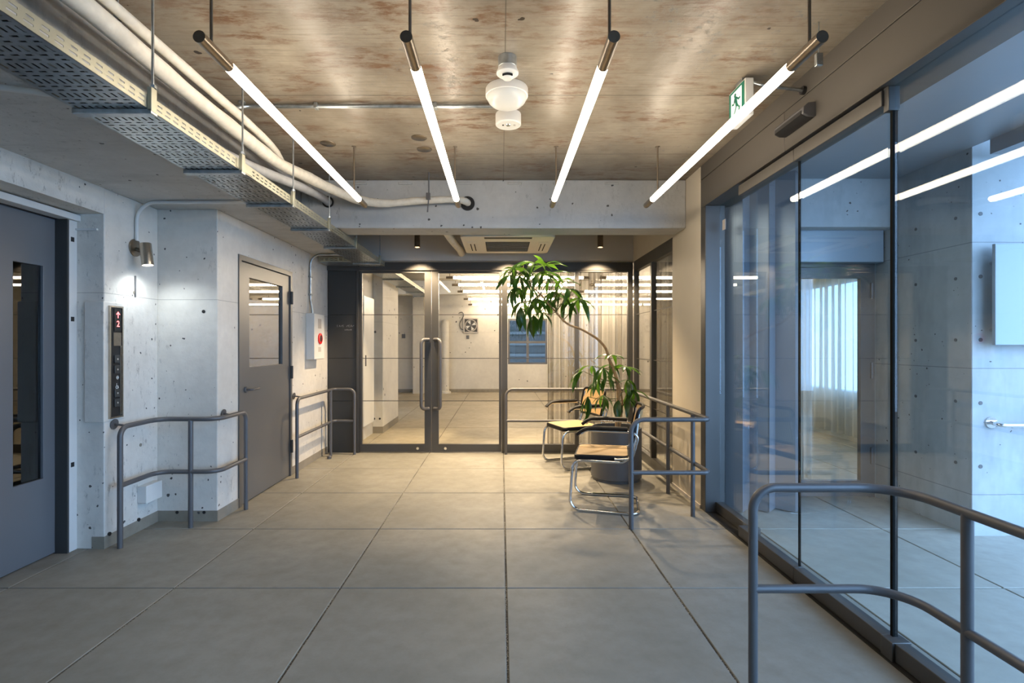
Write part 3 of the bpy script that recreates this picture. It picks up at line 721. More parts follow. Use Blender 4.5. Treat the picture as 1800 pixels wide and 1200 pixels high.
for x, r, mt in ((.045, .016, 'chrome'), (.012, .006, 'black'), (.085, .008, 'greyplate')):
    MB().lathe([(r, -.072), (r*.8, -.077), (.001, -.077)], (x, 3.28, 2.81), 16).build('led_lens', M[mt], e)
for x, y, lb in ((-1.26, 3.77, 'grey metal cover plate on the ceiling between the tray and first tube'), (-.58, 3.66, 'grey metal cover plate beside the second tube, farther from the beam'), (-.575, 3.88, 'grey metal cover plate beside the second tube, nearer the beam')):
    o = MB().lathe([(.055, 0), (.055, -.003), (.050, -.006), (.001, -.006)], (x, y, 2.81), 32).build('cover_plate', M['bronze']); tag(o, lb, 'cover plate', 'ceiling cover plates')
for x, lb in ((-.56, 'bundle of black cables at the ceiling beside the tray-side tubes'), (.68, 'bundle of black cables at the ceiling near the exit sign')):
    e = empty('cable_bundle', (x, 1.98, 2.72), label=lb, cat='cable', group='black cable bundles')
    for i in range(5):
        r_ = random.Random(i+int(x*10)); P = [(x + (q-3)*.035 + r_.uniform(-.01,.01), 1.97 + .02*i - .03 + r_.uniform(-.015,.015), 2.705 + .02*abs(q-3)**1.2*.6 + .012*i + r_.uniform(-.006,.006)) for q in range(7)]
        tube('cable', M['blackwood'], smooth_path(P, 4), .011, e, 8)
    MB().cyl((x, 1.99, 2.74), (x, 1.99, 2.81), .008, 8).build('hook', M['galv'], e)
# exit sign
e = empty('exit_sign', (1.33, 2.86, 2.81), label='green and white running-man EXIT sign hanging behind the tube light', cat='sign')
bx('housing', M['whiteplastic'], (1.312, 1.358, 2.785, 2.985, 2.585, 2.785), e, .004)
bx('mount', M['galv'], (1.32, 1.35, 2.84, 2.92, 2.785, 2.81), e)
fc = bx('sign_face', M['green'], (1.309, 1.3125, 2.795, 2.975, 2.595, 2.775), e)
fX = lambda u, v, w: (1.3088 - w, 2.965 - u*.160, 2.605 + v*.160)
MB().prism([(.10,.02),(.90,.02),(.90,.98),(.10,.98)], fX, .0008).build('sign_field', M['exitwhite'], fc, 0)
gX = lambda u, v, w: (1.3078 - w, 2.965 - u*.160, 2.605 + v*.160)
MB().lathe([(.012, 0), (.012, .001), (.001, .001)], (1.308, 2.965-.42*.16, 2.605+.84*.16), 16, Matrix.Rotation(R(-90), 3, 'Y')).build('figure_head', M['green'], fc)
fig = [(.40,.74),(.55,.74),(.70,.60),(.84,.56),(.86,.62),(.73,.67),(.62,.78),(.66,.52),(.60,.44),(.76,.34),(.70,.14),(.80,.10),(.84,.12),(.78,.14),(.86,.38),(.70,.48)]
for q in ([(.36,.76),(.52,.78),(.62,.48),(.48,.42)], [(.50,.78),(.52,.70),(.68,.58),(.82,.60),(.82,.66),(.70,.65)], [(.36,.76),(.42,.70),(.30,.60),(.18,.64),(.17,.58),(.31,.53),(.46,.66)],
          [(.50,.46),(.62,.48),(.74,.34),(.70,.14),(.78,.14),(.62,.34)][:3]+[(.80,.36),(.76,.12),(.68,.12),(.70,.32)], [(.48,.44),(.56,.42),(.44,.26),(.24,.10),(.20,.15),(.38,.29)]):
    MB().prism(q, gX, .0008).build('figure_limb', M['green'], fc, 0)
tube('conduit', M['galv'], fillet([(1.345, 2.80, 2.77), (1.40, 2.78, 2.74), (1.64, 2.80, 2.72)], .05), .009, e, 10)
MB().cyl((1.622, 2.80, 2.722), (1.642, 2.80, 2.72), .022, 12).build('gland', M['black'], e)
e = empty('wire_clip', (1.44, 2.35, 2.65), label='small grey clip dangling beside the last lobby tube', cat='clip')
MB().cyl((1.44, 2.35, 2.665), (1.44, 2.35, 2.81), .003, 6).build('wire', M['galv'], e)
bx('clip_body', M['galv'], (1.425, 1.455, 2.34, 2.36, 2.61, 2.668), e, .003)
# sliding door sensor
e = empty('door_sensor', (1.6, 2.85, 2.55), label='long grey motion sensor on the header above the sliding doors', cat='sensor')
MB().prism([(1.642, 2.615), (1.60, 2.612), (1.575, 2.59), (1.572, 2.555), (1.60, 2.540), (1.642, 2.540)], lambda u, v, w: (u, 2.70 + w, v), .29).build('housing', M['rail'], e, 35, .004)
MB().prism([(1.5705, 2.575), (1.569, 2.554), (1.599, 2.5375), (1.636, 2.5375), (1.636, 2.542), (1.60, 2.542), (1.574, 2.556)], lambda u, v, w: (u, 2.715 + w, v), .26).build('lens_strip', M['black'], e, 35)
# ceiling cassette
e = empty('air_conditioner', (.066, 5.62, 2.42), label='square ivory ceiling cassette air conditioner behind the white beam', cat='air conditioner')
ac = lambda u, v, w: (u, v, 2.42 + w)
def rrect(x0, x1, y0, y1, r, n=5):
    out = []
    for cx, cy_, a0 in ((x1-r, y1-r, 0), (x0+r, y1-r, 90), (x0+r, y0+r, 180), (x1-r, y0+r, 270)):
        for q in range(n+1): a = R(a0+90*q/n); out.append((cx+r*math.cos(a), cy_+r*math.sin(a)))
    return out
MB().prism(rrect(-.41, .54, 5.15, 6.10, .06), ac, .035).build('panel', M['acplastic'], e, 35, .006)
bx('body', M['galv'], (-.35, .48, 5.2, 6.05, 2.45, 2.80), e)
gr = bx('grille', M['grille'], (-.165, .30, 5.42, 5.96, 2.417, 2.421), e)
for i in range(9): bx('grille_slat', M['acplastic'], (-.16, .295, 5.45+i*.058, 5.454+i*.058, 2.4155, 2.4172), gr)
for i in range(2):
    x0 = (-.355, .395)[i]
    fl_ = bx('side_flap', M['acplastic'], (x0, x0+.10, 5.42, 5.94, 2.414, 2.4205), e, .003)
    bx('flap_groove', M['grille'], (x0+.025, x0+.035, 5.5, 5.9, 2.4125, 2.4145), fl_); bx('flap_groove', M['grille'], (x0+.065, x0+.075, 5.5, 5.9, 2.4125, 2.4145), fl_)
bx('front_flap', M['black'], (-.17, .31, 5.19, 5.25, 2.416, 2.4205), e)
o = tube('drain_pipe', M['wrap'], smooth_path([(-.55, 4.95, 2.47), (-.53, 5.4, 2.46), (-.50, 5.85, 2.46), (-.49, 6.1, 2.47), (-.49, 6.42, 2.475)], 5), .042, n=16); tag(o, 'cream insulated pipe beside the ceiling cassette', 'pipe')
# spotlights between beam and bulkhead
def spot(x, y, zb, label, power, ang=80, blend=.5):
    e = empty('cylinder_spotlight', (x, y, 2.81), label=label, cat='spotlight', group='small cylinder spotlights')
    MB().lathe([(.034, 2.81), (.034, zb), (.030, zb), (.030, zb+.02)], (x, y, 0), 20, cap=False).build('body', M['bronze'], e)
    MB().lathe([(.030, zb+.012), (.001, zb+.012)], (x, y, 0), 20).build('lens', M['lens'], e)
    l = bpy.data.lights.new('spot', 'SPOT'); l.energy = power; l.color = SPOT_COL; l.spot_size = R(ang); l.spot_blend = blend; l.shadow_soft_size = .02
    lo = bpy.data.objects.new('spot_beam', l); COL.objects.link(lo); lo.parent = e; lo.location = (0, 0, zb - 2.81 + .004)
    return e
spot(-1.007, 6.22, 2.514, 'bronze cylinder spotlight above the charcoal panel side of the doors', 300, 106)
spot(1.19, 6.22, 2.514, 'bronze cylinder spotlight above the chairs and tree', 300, 106)
spot(.09, 6.22, 2.514, 'bronze cylinder spotlight hidden by the ceiling cassette', 300, 106)
spot(.30, 4.98, 2.52, 'bronze cylinder spotlight tucked behind the white beam above the tree', 70, 100)
spot(.74, 5.5, 2.58, 'bronze cylinder spotlight tucked behind the beam above the chairs', 160, 100)

# ---- wall lamp, conduit, call panel, boxes on the lift wall
e = empty('wall_lamp', (-2.62, 3.706, 2.04), label='brushed metal cylinder wall lamp shining down beside the lift', cat='wall lamp')
RY = Matrix.Rotation(R(90), 3, 'Y')
MB().lathe([(.062, 0), (.062, .008), (.056, .012), (.001, .012)], (-2.62, 3.706, 2.04), 32, RY).build('wall_plate', M['bronze'], e)
MB().cyl((-2.61, 3.706, 2.03), (-2.53, 3.69, 2.00), .014, 12).build('arm', M['bronze'], e)
tl = Matrix.Rotation(R(-7), 3, 'Y')
sh = MB().lathe([(.001, .078), (.036, .078), (.038, .074), (.038, -.078), (.035, -.078), (.035, -.06)], (-2.505, 3.66, 1.985), 28, tl, cap=False).build('lamp_shade', M['nickel'], e)
MB().lathe([(.035, -.068), (.001, -.068)], (-2.505, 3.66, 1.985), 24, tl).build('lens', M['lenscool'], e)
l = bpy.data.lights.new('wall_spot', 'SPOT'); l.energy = 8; l.color = WALLSPOT_COL; l.spot_size = R(150); l.spot_blend = .8; l.shadow_soft_size = .02
lo = bpy.data.objects.new('spot_beam', l); COL.objects.link(lo); lo.parent = e
lo.location = Vector((-2.505, 3.66, 1.985)) + tl @ Vector((0, 0, -.085)) - Vector((-2.62, 3.706, 2.04)); lo.rotation_euler = (R(5), R(-7), 0)
o = tube('wall_conduit', M['whitemetal'], fillet([(-2.606, 3.706, 2.09), (-2.606, 3.706, 2.365), (-1.80, 3.706, 2.365)], .17, 10), .0125, n=12); tag(o, 'white conduit curving from the wall lamp along the soffit', 'conduit')
o = tube('soffit_conduit', M['whitemetal'], smooth_path([(-2.6, 1.95, 2.362), (-2.2, 1.98, 2.36), (-1.95, 2.05, 2.362), (-1.775, 2.12, 2.364)], 5), .0125, n=10); tag(o, 'white conduit crossing the soffit behind the first tray bar', 'conduit')
o = bx('grey_strip', M['rail'], (-2.62, -2.612, 3.70, 3.712, 1.69, 1.84), bevel=.002); tag(o, 'thin grey strip standing on the wall under the lamp', 'strip')  # narrow dark grey bar on the wall
e = empty('call_panel', (-2.62, 3.5, 1.2), label='lift call panel with red floor display and black buttons', cat='call panel')
bx('cover_box', M['wallwhite'], (-2.74, -2.612, 3.405, 3.60, .836, 1.633), e, .004)
fp = MB().sheet([3.443, 3.452, 3.556, 3.566], [.853, .863, 1.598, 1.608], lambda i, j: not (i == 1 and j == 1), lambda u, v, w: (-2.612+w, u, v), .014).build('bezel', M['nickel'], e, 0)
bx('back_plate', M['black'], (-2.613, -2.606, 3.452, 3.556, .863, 1.598), e)
dp = bx('display', M['black'], (-2.606, -2.602, 3.487, 3.55, 1.44, 1.59), e)
MT = Matrix.Translation((-2.6015, 3.52, 1.487)) @ Matrix.Rotation(R(90), 4, 'Z') @ Matrix.Rotation(R(90), 4, 'X')
text_mesh('2', .058, M['redled'], 'floor_number', MT, dp)
aX = lambda u, v, w: (-2.6018 + w*.0008, 3.52 + u, 1.55 + v)
MB().prism([(-.003,-.022),(.003,-.022),(.003,.010),(.013,.000),(.017,.004),(0,.022),(-.017,.004),(-.013,.000),(-.003,.010)], aX, 1).build('up_arrow', M['redled'], dp, 0)
bx('bronze_plate', M['bronze'], (-2.606, -2.602, 3.48, 3.55, 1.34, 1.43), e)
bx('side_strip', M['bronze'], (-2.606, -2.601, 3.542, 3.552, .87, 1.34), e)
for z in (1.25, 1.18, 1.02, .955):
    b_ = bx('button', M['panel'], (-2.606, -2.598, 3.487, 3.537, z-.027, z+.027), e, .003)
    MB().cyl((-2.599, 3.512, z), (-2.5965, 3.512, z), .006, 12).build('button_dot', M['greyplate'], b_)
MB().lathe([(.013, 0), (.013, .005), (.008, .005), (.008, .003), (.001, .003)], (-2.606, 3.514, 1.125), 18, RY).build('key_switch', M['chrome'], e)
wz = 1.068                                            # wheelchair symbol
ws_ = MB().lathe([(.011, 0), (.011, .002), (.007, .002), (.007, 0)], (-2.605, 3.512, wz-.008), 18, RY, cap=False).build('wheelchair_wheel', M['whitemetal'], e)
tube('wheelchair_figure', M['whitemetal'], [(-2.604, 3.510, wz+.02), (-2.604, 3.510, wz), (-2.604, 3.522, wz), (-2.604, 3.527, wz-.016)], .0022, e, 6)
e = empty('cable_cover', (-2.62, 3.8, .2), label='small white cable box low on the wall behind the bent handrail', cat='box')
bx('box', M['whitemetal'], (-2.62, -2.556, 3.73, 3.90, .205, .327), e, .003)
bx('lid', M['whiteplastic'], (-2.558, -2.552, 3.728, 3.902, .203, .329), e, .002)

# ---- lift door
e = empty('door_6', (-2.9, 2.6, 0), label='blue grey steel lift door with a tall narrow window', cat='door', kind='structure')
MB().sheet([1.9, 3.058, 3.259, 3.345], [.008, .507, 1.842, 2.155], lambda i, j: not (i == 1 and j == 1), hx(-2.88), .05).build('leaf', M['liftdoor'], e, 0, .002)
bx('glass_pane', M['liftglass'], (-2.902, -2.896, 3.05, 3.267, .5, 1.85), e)
for i in range(24):
    z = .52 + i*.055
    pass
bx('jamb', M['panel'], (-2.95, -2.802, 3.345, 3.36, 0, 2.19), e)
jb = bx('white_casing', M['whitemetal'], (-2.96, -2.80, 3.36, 3.425, 0, 2.19), e, .003)
for z in (2.02, 1.5, .55): bx('slot_hole', M['black'], (-2.801, -2.7985, 3.372, 3.398, z, z+.03), jb)
bx('head_casing', M['whitemetal'], (-2.86, -2.775, 1.8, 3.44, 2.158, 2.20), e, .003)
bx('head_track', M['black'], (-2.93, -2.86, 1.8, 3.36, 2.155, 2.20), e)
o = bx('trim_5', M['wallwhite'], (-3.3, -2.805, 3.425, 3.44, 0, 2.21)); st(o, 'plaster return beside the lift door casing', 'trim')
o = bx('angle_bracket', M['whitemetal'], (-2.80, -2.66, 3.405, 3.42, 2.10, 2.112)); tag(o, 'small white angle bracket at the head of the lift casing', 'bracket')

# ---- grey steel door
e = empty('door_7', (-2.2, 4.8, 0), label='grey steel hinged door with a square window in the white wall', cat='door', kind='structure')
MB().sheet([4.27, 4.315, 5.315, 5.357], [0, 2.05, 2.095], lambda i, j: not (i == 1 and j == 0), lambda u, v, w: (-2.158-w, u, v), .12).build('door_frame', M['steeldoor'], e, 0, .002)
lf = MB().sheet([4.32, 4.473, 5.148, 5.31], [.008, 1.154, 1.924, 2.045], lambda i, j: not (i == 1 and j == 1), hx(-2.172), .045).build('leaf', M['steeldoor'], e, 0, .003)
bx('glass_pane', M['mirrorglass'], (-2.198, -2.192, 4.465, 5.156, 1.146, 1.932), e)
hn = MB().lathe([(.026, 0), (.026, .01), (.022, .014), (.001, .014)], (-2.172, 4.40, .965), 20, RY).build('handle_rose', M['rail'], e)
tube('lever', M['rail'], fillet([(-2.17, 4.40, .965), (-2.115, 4.40, .965), (-2.115, 4.53, .968)], .02), .0095, hn, 10)
for z in (.24, 1.0, 1.76): MB().cyl((-2.15, 5.322, z), (-2.15, 5.322, z+.13), .014, 10).build('hinge', M['panel'], e)

# ---- fire alarm box and its conduit
e = empty('alarm_box', (-2.166, 5.9, 1.18), label='white fire alarm box with a round red push button', cat='alarm')
bx('cabinet', M['whitemetal'], (-2.166, -2.082, 5.747, 6.08, 1.18, 1.697), e, .004)
fr = bx('front_cover', M['whiteplastic'], (-2.082, -2.074, 5.75, 6.077, 1.184, 1.693), e, .003)
bt = MB().lathe([(.062, 0), (.062, .012), (.040, .016), (.040, .008), (.001, .008)], (-2.074, 5.925, 1.415), 32, RY).build('red_ring', M['red'], fr)
MB().lathe([(.038, .008), (.036, .012), (.001, .012)], (-2.074, 5.925, 1.415), 24, RY).build('push_button', M['black'], fr)
bx('label_plate', M['greyplate'], (-2.0745, -2.0728, 5.87, 5.975, 1.53, 1.64), fr); bx('label_plate', M['greyplate'], (-2.0745, -2.0728, 5.88, 5.965, 1.265, 1.32), fr)
o = empty('wall_conduit', (-2.15, 5.85, 1.7), label='bare metal conduit rising from the alarm box to the soffit', cat='conduit')
tube('pipe', M['galv'], fillet([(-2.125, 5.84, 1.695), (-2.13, 5.84, 1.75), (-2.150, 5.84, 1.86), (-2.150, 5.84, 2.362), (-1.76, 5.84, 2.362)], [0, .1, .1, .12, 0], 8), .0125, o, 12)
for z in (1.9, 2.1): bx('clip', M['galv'], (-2.166, -2.13, 5.815, 5.865, z, z+.018), o, .003)

# ---- handrails
def rail(name, main, mids, posts, flanges, label):
    e = empty(name, (main[0][0], main[0][1], 0), label=label, cat='handrail', group='grey tubular handrails')
    tube('top_rail', M['rail'], main, .0172, e, 14)
    for m in mids: tube('mid_rail', M['rail'], m, .0165, e, 14)
    for (x, y, zt) in posts: MB().cyl((x, y, 0), (x, y, zt), .0172, 14).build('post', M['rail'], e)
    for a, b in flanges:
        a, b = Vector(a), Vector(b); d = (b-a).normalized()
        s_ = MB().cyl(a, b, .007, 8).build('standoff', M['rail'], e)
        MB().cyl(b - d*.006, b, .035, 20).build('wall_flange', M['rail'], s_)
    return e
ZT, ZM = .80, .412
rail('handrail', fillet([(.967, 1.99, 0), (.967, 1.99, ZT), (1.52, 1.99, ZT), (1.52, -.6, ZT), (1.52, -.6, 0)], [0, .085, .16, .085, 0], 10),
     [fillet([(.967, 1.99, ZM), (1.52, 1.99, ZM), (1.52, -.6, ZM)], .16, 10)], [(1.52, 1.69, ZT), (1.52, .5, ZT)], [], 'dark grey tubular handrail in front of the large fixed glass pane')
rail('handrail', fillet([(.951, 3.79, 0), (.951, 3.79, ZT), (1.525, 3.79, ZT), (1.525, 6.36, ZT), (.057, 6.36, ZT), (.057, 6.36, 0)], [0, .09, .05, .06, .09, 0], 9),
     [fillet([(.951, 3.79, ZM), (1.525, 3.79, ZM), (1.525, 6.36, ZM), (.057, 6.36, ZM)], .05, 9)], [(1.505, 4.07, ZT), (1.51, 4.69, ZT)], [], 'grey handrail wrapping round the chairs and potted tree')
rail('handrail', fillet([(-2.526, 3.435, 0), (-2.526, 3.435, ZT), (-2.526, 3.82, ZT), (-2.088, 3.82, ZT), (-2.088, 4.24, ZT), (-2.088, 4.24, 0)], [0, .07, .1, .1, .07, 0], 9),
     [fillet([(-2.526, 3.435, ZM), (-2.526, 3.82, ZM), (-2.088, 3.82, ZM), (-2.088, 4.24, ZM)], .1, 9)], [(-2.289, 3.82, ZT)],
     [((-2.526, 3.50, ZT), (-2.615, 3.50, ZT+.012)), ((-2.088, 4.03, ZT), (-2.162, 4.03, ZT+.012))], 'grey handrail bent round the white pier before the steel door')
rail('handrail', fillet([(-2.06, 5.23, 0), (-2.06, 5.23, ZT), (-2.06, 6.36, ZT), (-1.80, 6.36, ZT), (-1.80, 6.36, 0)], [0, .07, .06, .07, 0], 9),
     [fillet([(-2.06, 5.23, ZM), (-2.06, 6.36, ZM), (-1.80, 6.36, ZM)], .06, 9)], [(-2.055, 6.25, ZT)],
     [((-2.06, 5.40, ZT), (-2.162, 5.40, ZT+.012))], 'short grey handrail under the fire alarm box')
o = MB().lathe([(.026, 0), (.026, .03), (.022, .035), (.001, .035)], (-2.03, 6.12, 0), 18).build('door_stop', M['rail']); tag(o, 'small round grey door stop on the floor by the alarm handrail', 'door stop')

# ---- chairs
def make_chair(loc, face, label):
    rz = math.atan2(face[1], face[0]) - PI/2
    e = empty('cantilever_chair', (loc[0], loc[1], 0), rz, label, 'chair', 'cane cantilever chairs')
    r = .0125
    half = [(.215, -.285, .80), (.225, -.262, .60), (.232, -.235, .47), (.235, -.16, .412), (.235, .232, .412), (.235, .262, .013), (.255, -.285, .013)]
    P = [Vector(p) for p in half] + [Vector((-x, y, z)) for x, y, z in reversed(half)]
    tube('chrome_frame', M['chrome'], fillet(P, [0, .3, .1, .07, .075, .085, .075, .075, .085, .075, .07, .1, .3, 0], 8), r, e, 12, True)
    # seat
    rr = rrect(-.235, .235, -.215, .225, .05, 6)
    cv = lambda x, y: .445 - .012*math.cos(x/.235*PI/2)*0 + .010*max(0, (y-.05)/.2)**2*-1
    mb = MB(); n = len(rr); rings = []
    for sc_, z in ((.97, -.026), (1.0, -.018), (1.0, .008), (.975, .016), (.955, .016)):
        rings.append([(x*sc_, (y-.005)*sc_+.005, cv(x, y)+z) for x, y in rr])
    vv = [p for g in rings for p in g]; ff = [tuple(range(n-1, -1, -1))]
    for i in range(len(rings)-1):
        for q in range(n): ff.append((i*n+q, i*n+(q+1) % n, (i+1)*n+(q+1) % n, (i+1)*n+q))
    ff.append(tuple((len(rings)-1)*n+q for q in range(n)))
    mb.add(vv, ff); stt = mb.build('seat', M['blackwood'], e, 50, 0, True)
    mb = MB(); pts = [(x*.93, (y-.005)*.93+.005) for x, y in rr]
    mb.add([(x, y, cv(x, y)+.0165) for x, y in pts] + [(0, .005, .4605)], [(q, (q+1) % n, n) for q in range(n)])
    mb.build('cane_weave', M['cane'], stt, 60, 0, True)
    # back, curved about the vertical
    def bk(u, v, off=0):
        x = u*.235; y = -.285 - .045*(1-(u*u)) - (v-.5)*.06 + off; z = .555 + v*.285
        return (x, y+.03, z)
    cr = []
    for (u, v) in rrect(-1, 1, 0, 1, .16, 6):
        cr.append((u, v))
    dense = []
    for i, (u, v) in enumerate(cr):
        u2, v2 = cr[(i+1) % len(cr)]; m = max(1, int(abs(u2-u)/.15))
        for q in range(m): dense.append((u+(u2-u)*q/m, v+(v2-v)*q/m))
    bf = tube('backrest', M['blackwood'], [bk(u, v) for u, v in dense], .0135, e, 10, True, True)
    mb = MB(); N_ = 10
    vv = [bk(-.97+1.94*i/N_, .03+.94*j/4, .004*sg) for sg in (-1, 1) for j in range(5) for i in range(N_+1)]; ff = []
    w = N_+1
    for sg in (0, 1):
        b0 = sg*5*w
        for j in range(4):
            for i in range(N_): ff.append((b0+j*w+i, b0+j*w+i+1, b0+(j+1)*w+i+1, b0+(j+1)*w+i))
    bd = [i for i in range(w)] + [j*w+w-1 for j in range(1, 5)] + [4*w+i for i in range(w-2, -1, -1)] + [j*w for j in range(3, 0, -1)]
    for i in range(len(bd)): a, b = bd[i], bd[(i+1) % len(bd)]; ff.append((a, b, b+5*w, a+5*w))
    mb.add(vv, ff); mb.build('cane_weave', M['caneback'], bf, 60, 0, True)
    sec = [(1.5*math.cos(2*PI*k/12), .85*math.sin(2*PI*k/12)) for k in range(12)]
    for s in (1, -1):
        tb = tube('arm_tube', M['chrome'], fillet([(s*.245, -.10, .435), (s*.27, -.235, .45), (s*.278, -.285, .64), (s*.278, -.20, .664), (s*.278, .13, .664), (s*.278, .16, .635)], [0, .06, .1, .06, .04, 0], 6), .0105, e, 10, True)
        tube('armrest', M['blackwood'], smooth_path([(s*.278, -.20, .686), (s*.280, -.05, .688), (s*.280, .07, .686), (s*.278, .14, .668), (s*.275, .195, .628)], 5), .0175, e, 12, True, sec=sec)
    return e
make_chair((.86, 4.38), (-.974, .225), 'chrome cantilever armchair with cane seat in front of the planter')
make_chair((.80, 5.83), (-.94, -.34), 'chrome cantilever armchair with cane back near the glass doors')

# ---- potted tree
PX, PY = 1.16, 5.23
e = empty('potted_tree', (PX, PY, 0), label='tall leaning umbrella-leaf tree in a round graphite planter', cat='potted plant')
pt = MB().lathe([(.235, .0), (.235, .022), (.25, .03), (.25, .515), (.246, .52), (.236, .52), (.234, .50), (.234, .465), (.001, .46)], (PX, PY, 0), 56).build('pot', M['pot'], e)
MB().lathe([(.233, .467), (.15, .485), (.001, .49)], (PX, PY, 0), 32).build('soil', M['soil'], pt)
KX = PY/911
def tp(x, y, d=0): D = PY + d; return Vector(((x-881)*D/911, D, 1.35 + (605-y)*D/911))
TR = [(1084,752,0),(1085,725,0),(1087,700,0),(1085,672,0),(1077,645,-.01),(1070,630,-.02),(1065,613,-.03),(1053,598,-.05),(1037,587,-.08),(1020,578,-.10),(1003,572,-.13),(990,563,-.15),(977,548,-.17),(963,533,-.19),(950,517,-.21),(933,502,-.23),(915,480,-.25)]
tpts = smooth_path([tp(*t) for t in TR], 4)
trk = tube('trunk', M['bark'], tpts, .015, e, 10, rf=lambda t: .0175 - .0115*t)
br = tube('stem', M['bark'], smooth_path([tp(1089,752), tp(1094,715,.02), tp(1092,690,.03), tp(1085,665,.03)], 4), .009, e, 8, rf=lambda t: .010-.005*t)
def leaf_mesh(nm, droop, fold, wd):
    N_ = 7; vs_ = []; fs_ = []
    for i in range(N_+1):
        t = i/N_
        w = wd*(math.sin(PI*min(1, t*.98+.015)**.85))**.85*(.75+.35*t if t < .7 else 1.0)
        x = t; z = .10*math.sin(t*PI*.6) - droop*t*t
        x = t*(1-.22*droop*t)
        for s in (-1, 0, 1): vs_.append((x, s*w*.5, z + (fold*w*.5 if s else 0)))
    for i in range(N_):
        for s in (0, 1): a = i*3+s; fs_.append((a, a+3, a+4, a+1))
    me = bpy.data.meshes.new(nm); me.from_pydata(vs_, [], fs_); me.materials.append(M['leaf'])
    me.polygons.foreach_set('use_smooth', [True]*len(me.polygons)); me.update(); return me
LM = [leaf_mesh('leaf', .38, .25, .215), leaf_mesh('leaf', .62, .3, .235), leaf_mesh('leaf', .22, .2, .205)]
rl = random.Random(21)
def cluster(x, y, d, root, n, size, az0=None, spread=360, drop=-22):
    tip = tp(x, y, d); rt = root
    mid = (tip+rt)*.5 + Vector((0, 0, -.02))
    stl = tube('leaf_stalk', M['stalk'], smooth_path([rt, mid, tip], 5), .0042, e, 6, rf=lambda t: .0052-.0022*t)
    a0 = rl.uniform(0, 360) if az0 is None else az0 - spread/2
    for i in range(n):
        az = a0 + spread*(i+.5)/n + rl.uniform(-12, 12)
        el = drop + rl.uniform(-20, 16)
        o = bpy.data.objects.new('leaf', rl.choice(LM)); COL.objects.link(o); o.parent = stl
        o.location = tip
        s = size*rl.uniform(.95, 1.35)
        o.rotation_euler = (R(rl.uniform(-25, 25)), R(-el), R(az)); o.scale = (s, s, s)
def tnear(i): return tp(*TR[i])
for x, y, d, ri, n, sz, dr in (
    (904,472,-.30,16,8,.19,-18), (921,463,-.15,16,7,.18,-5), (940,462,-.32,15,7,.18,-5), (957,468,-.10,14,6,.19,12), (967,480,-.28,14,6,.20,8),
    (914,486,-.42,16,6,.17,-35), (906,505,-.20,15,6,.17,-40), (928,500,-.10,15,6,.16,-45), (968,489,-.05,13,7,.17,-20), (986,493,-.22,13,6,.19,0),
    (984,519,-.12,12,7,.19,-25), (1017,524,-.18,11,8,.21,-22), (915,540,-.30,14,8,.20,-62), (938,554,-.22,13,7,.20,-62), (943,524,-.40,14,7,.17,-38),
    (896,484,-.36,16,6,.18,-35), (930,476,-.05,15,6,.18,-10), (950,480,-.42,15,6,.18,-20), (1000,508,-.30,12,6,.19,-15), (935,538,-.12,13,6,.17,-30), (992,530,-.02,11,5,.17,-40), (963,528,-.05,12,6,.17,-30), (919,531,-.10,14,5,.16,-12), (955,549,-.35,12,5,.19,-58), (975,512,-.36,12,6,.17,-30)):
    cluster(x, y, d, tnear(ri), n, sz, None, 360, dr)
for x, y, d, ri, n, sz, az, sp, dr in (
    (1025,652,-.12,3,5,.21,180,120,-35), (1041,643,.05,4,6,.18,None,360,-12), (1060,646,-.15,4,6,.19,200,260,-45), (1075,624,0,6,6,.15,None,360,2), (1098,644,.02,4,7,.17,10,300,-2),
    (1050,668,.06,3,6,.17,None,360,-45), (1103,667,.02,2,6,.17,None,360,-30), (1060,694,.08,2,6,.17,None,360,-45), (1112,684,.0,1,6,.17,None,360,-40), (1072,641,.12,5,6,.17,None,360,-10), (1033,697,-.15,2,6,.20,230,220,-58), (1087,703,-.16,1,6,.19,None,360,-60), (1102,698,-.05,1,7,.20,-10,220,-30), (1068,660,-.08,3,6,.17,None,360,-40)):
    cluster(x, y, d, tnear(ri), n, sz, az, sp, dr)

# ---- inside the office: cabinet, pipe, fan, curtains
e = empty('wall_cabinet', (-1.95, 7.4, .2), label='tall white wall cabinet just inside the glass door', cat='cabinet')
bx('body', M['whitemetal'], (-1.95, -1.885, 7.05, 7.62, .22, 2.02), e, .004); dr_ = bx('door', M['whiteplastic'], (-1.885, -1.868, 7.055, 7.615, .225, 2.015), e, .003)
bx('handle', M['rail'], (-1.868, -1.855, 7.12, 7.135, 1.05, 1.2), dr_)
e = empty('vent_pipe', (-1.55, 14.1, 0), label='thick cream vertical pipe at the office end wall', cat='pipe')
tube('pipe', M['offwall'], fillet([(-1.55, 14.35, .03), (-1.55, 14.35, 1.95), (-1.55, 14.6, 1.95)], .12), .105, e, 20)
MB().lathe([(.16, 0), (.16, .05), (.12, .06), (.11, .09)], (-1.55, 14.35, 0), 20).build('foot_collar', M['offwall'], e)
e = empty('exhaust_fan', (-.85, 14.5, 1.9), label='square exhaust fan high on the office end wall', cat='fan')
MB().sheet([-1.06, -1.03, -.67, -.64], [1.67, 1.70, 2.06, 2.09], lambda i, j: not (i == 1 and j == 1), hy(14.52), .08).build('housing', M['greyplate'], e, 0)
bx('back_board', M['panel'], (-1.03, -.67, 14.57, 14.6, 1.70, 2.06), e)
MB().lathe([(.17, 0), (.17, .03), (.15, .03), (.15, 0)], (-.85, 14.56, 1.88), 28, Matrix.Rotation(R(90), 3, 'X'), cap=False).build('ring', M['greyplate'], e)
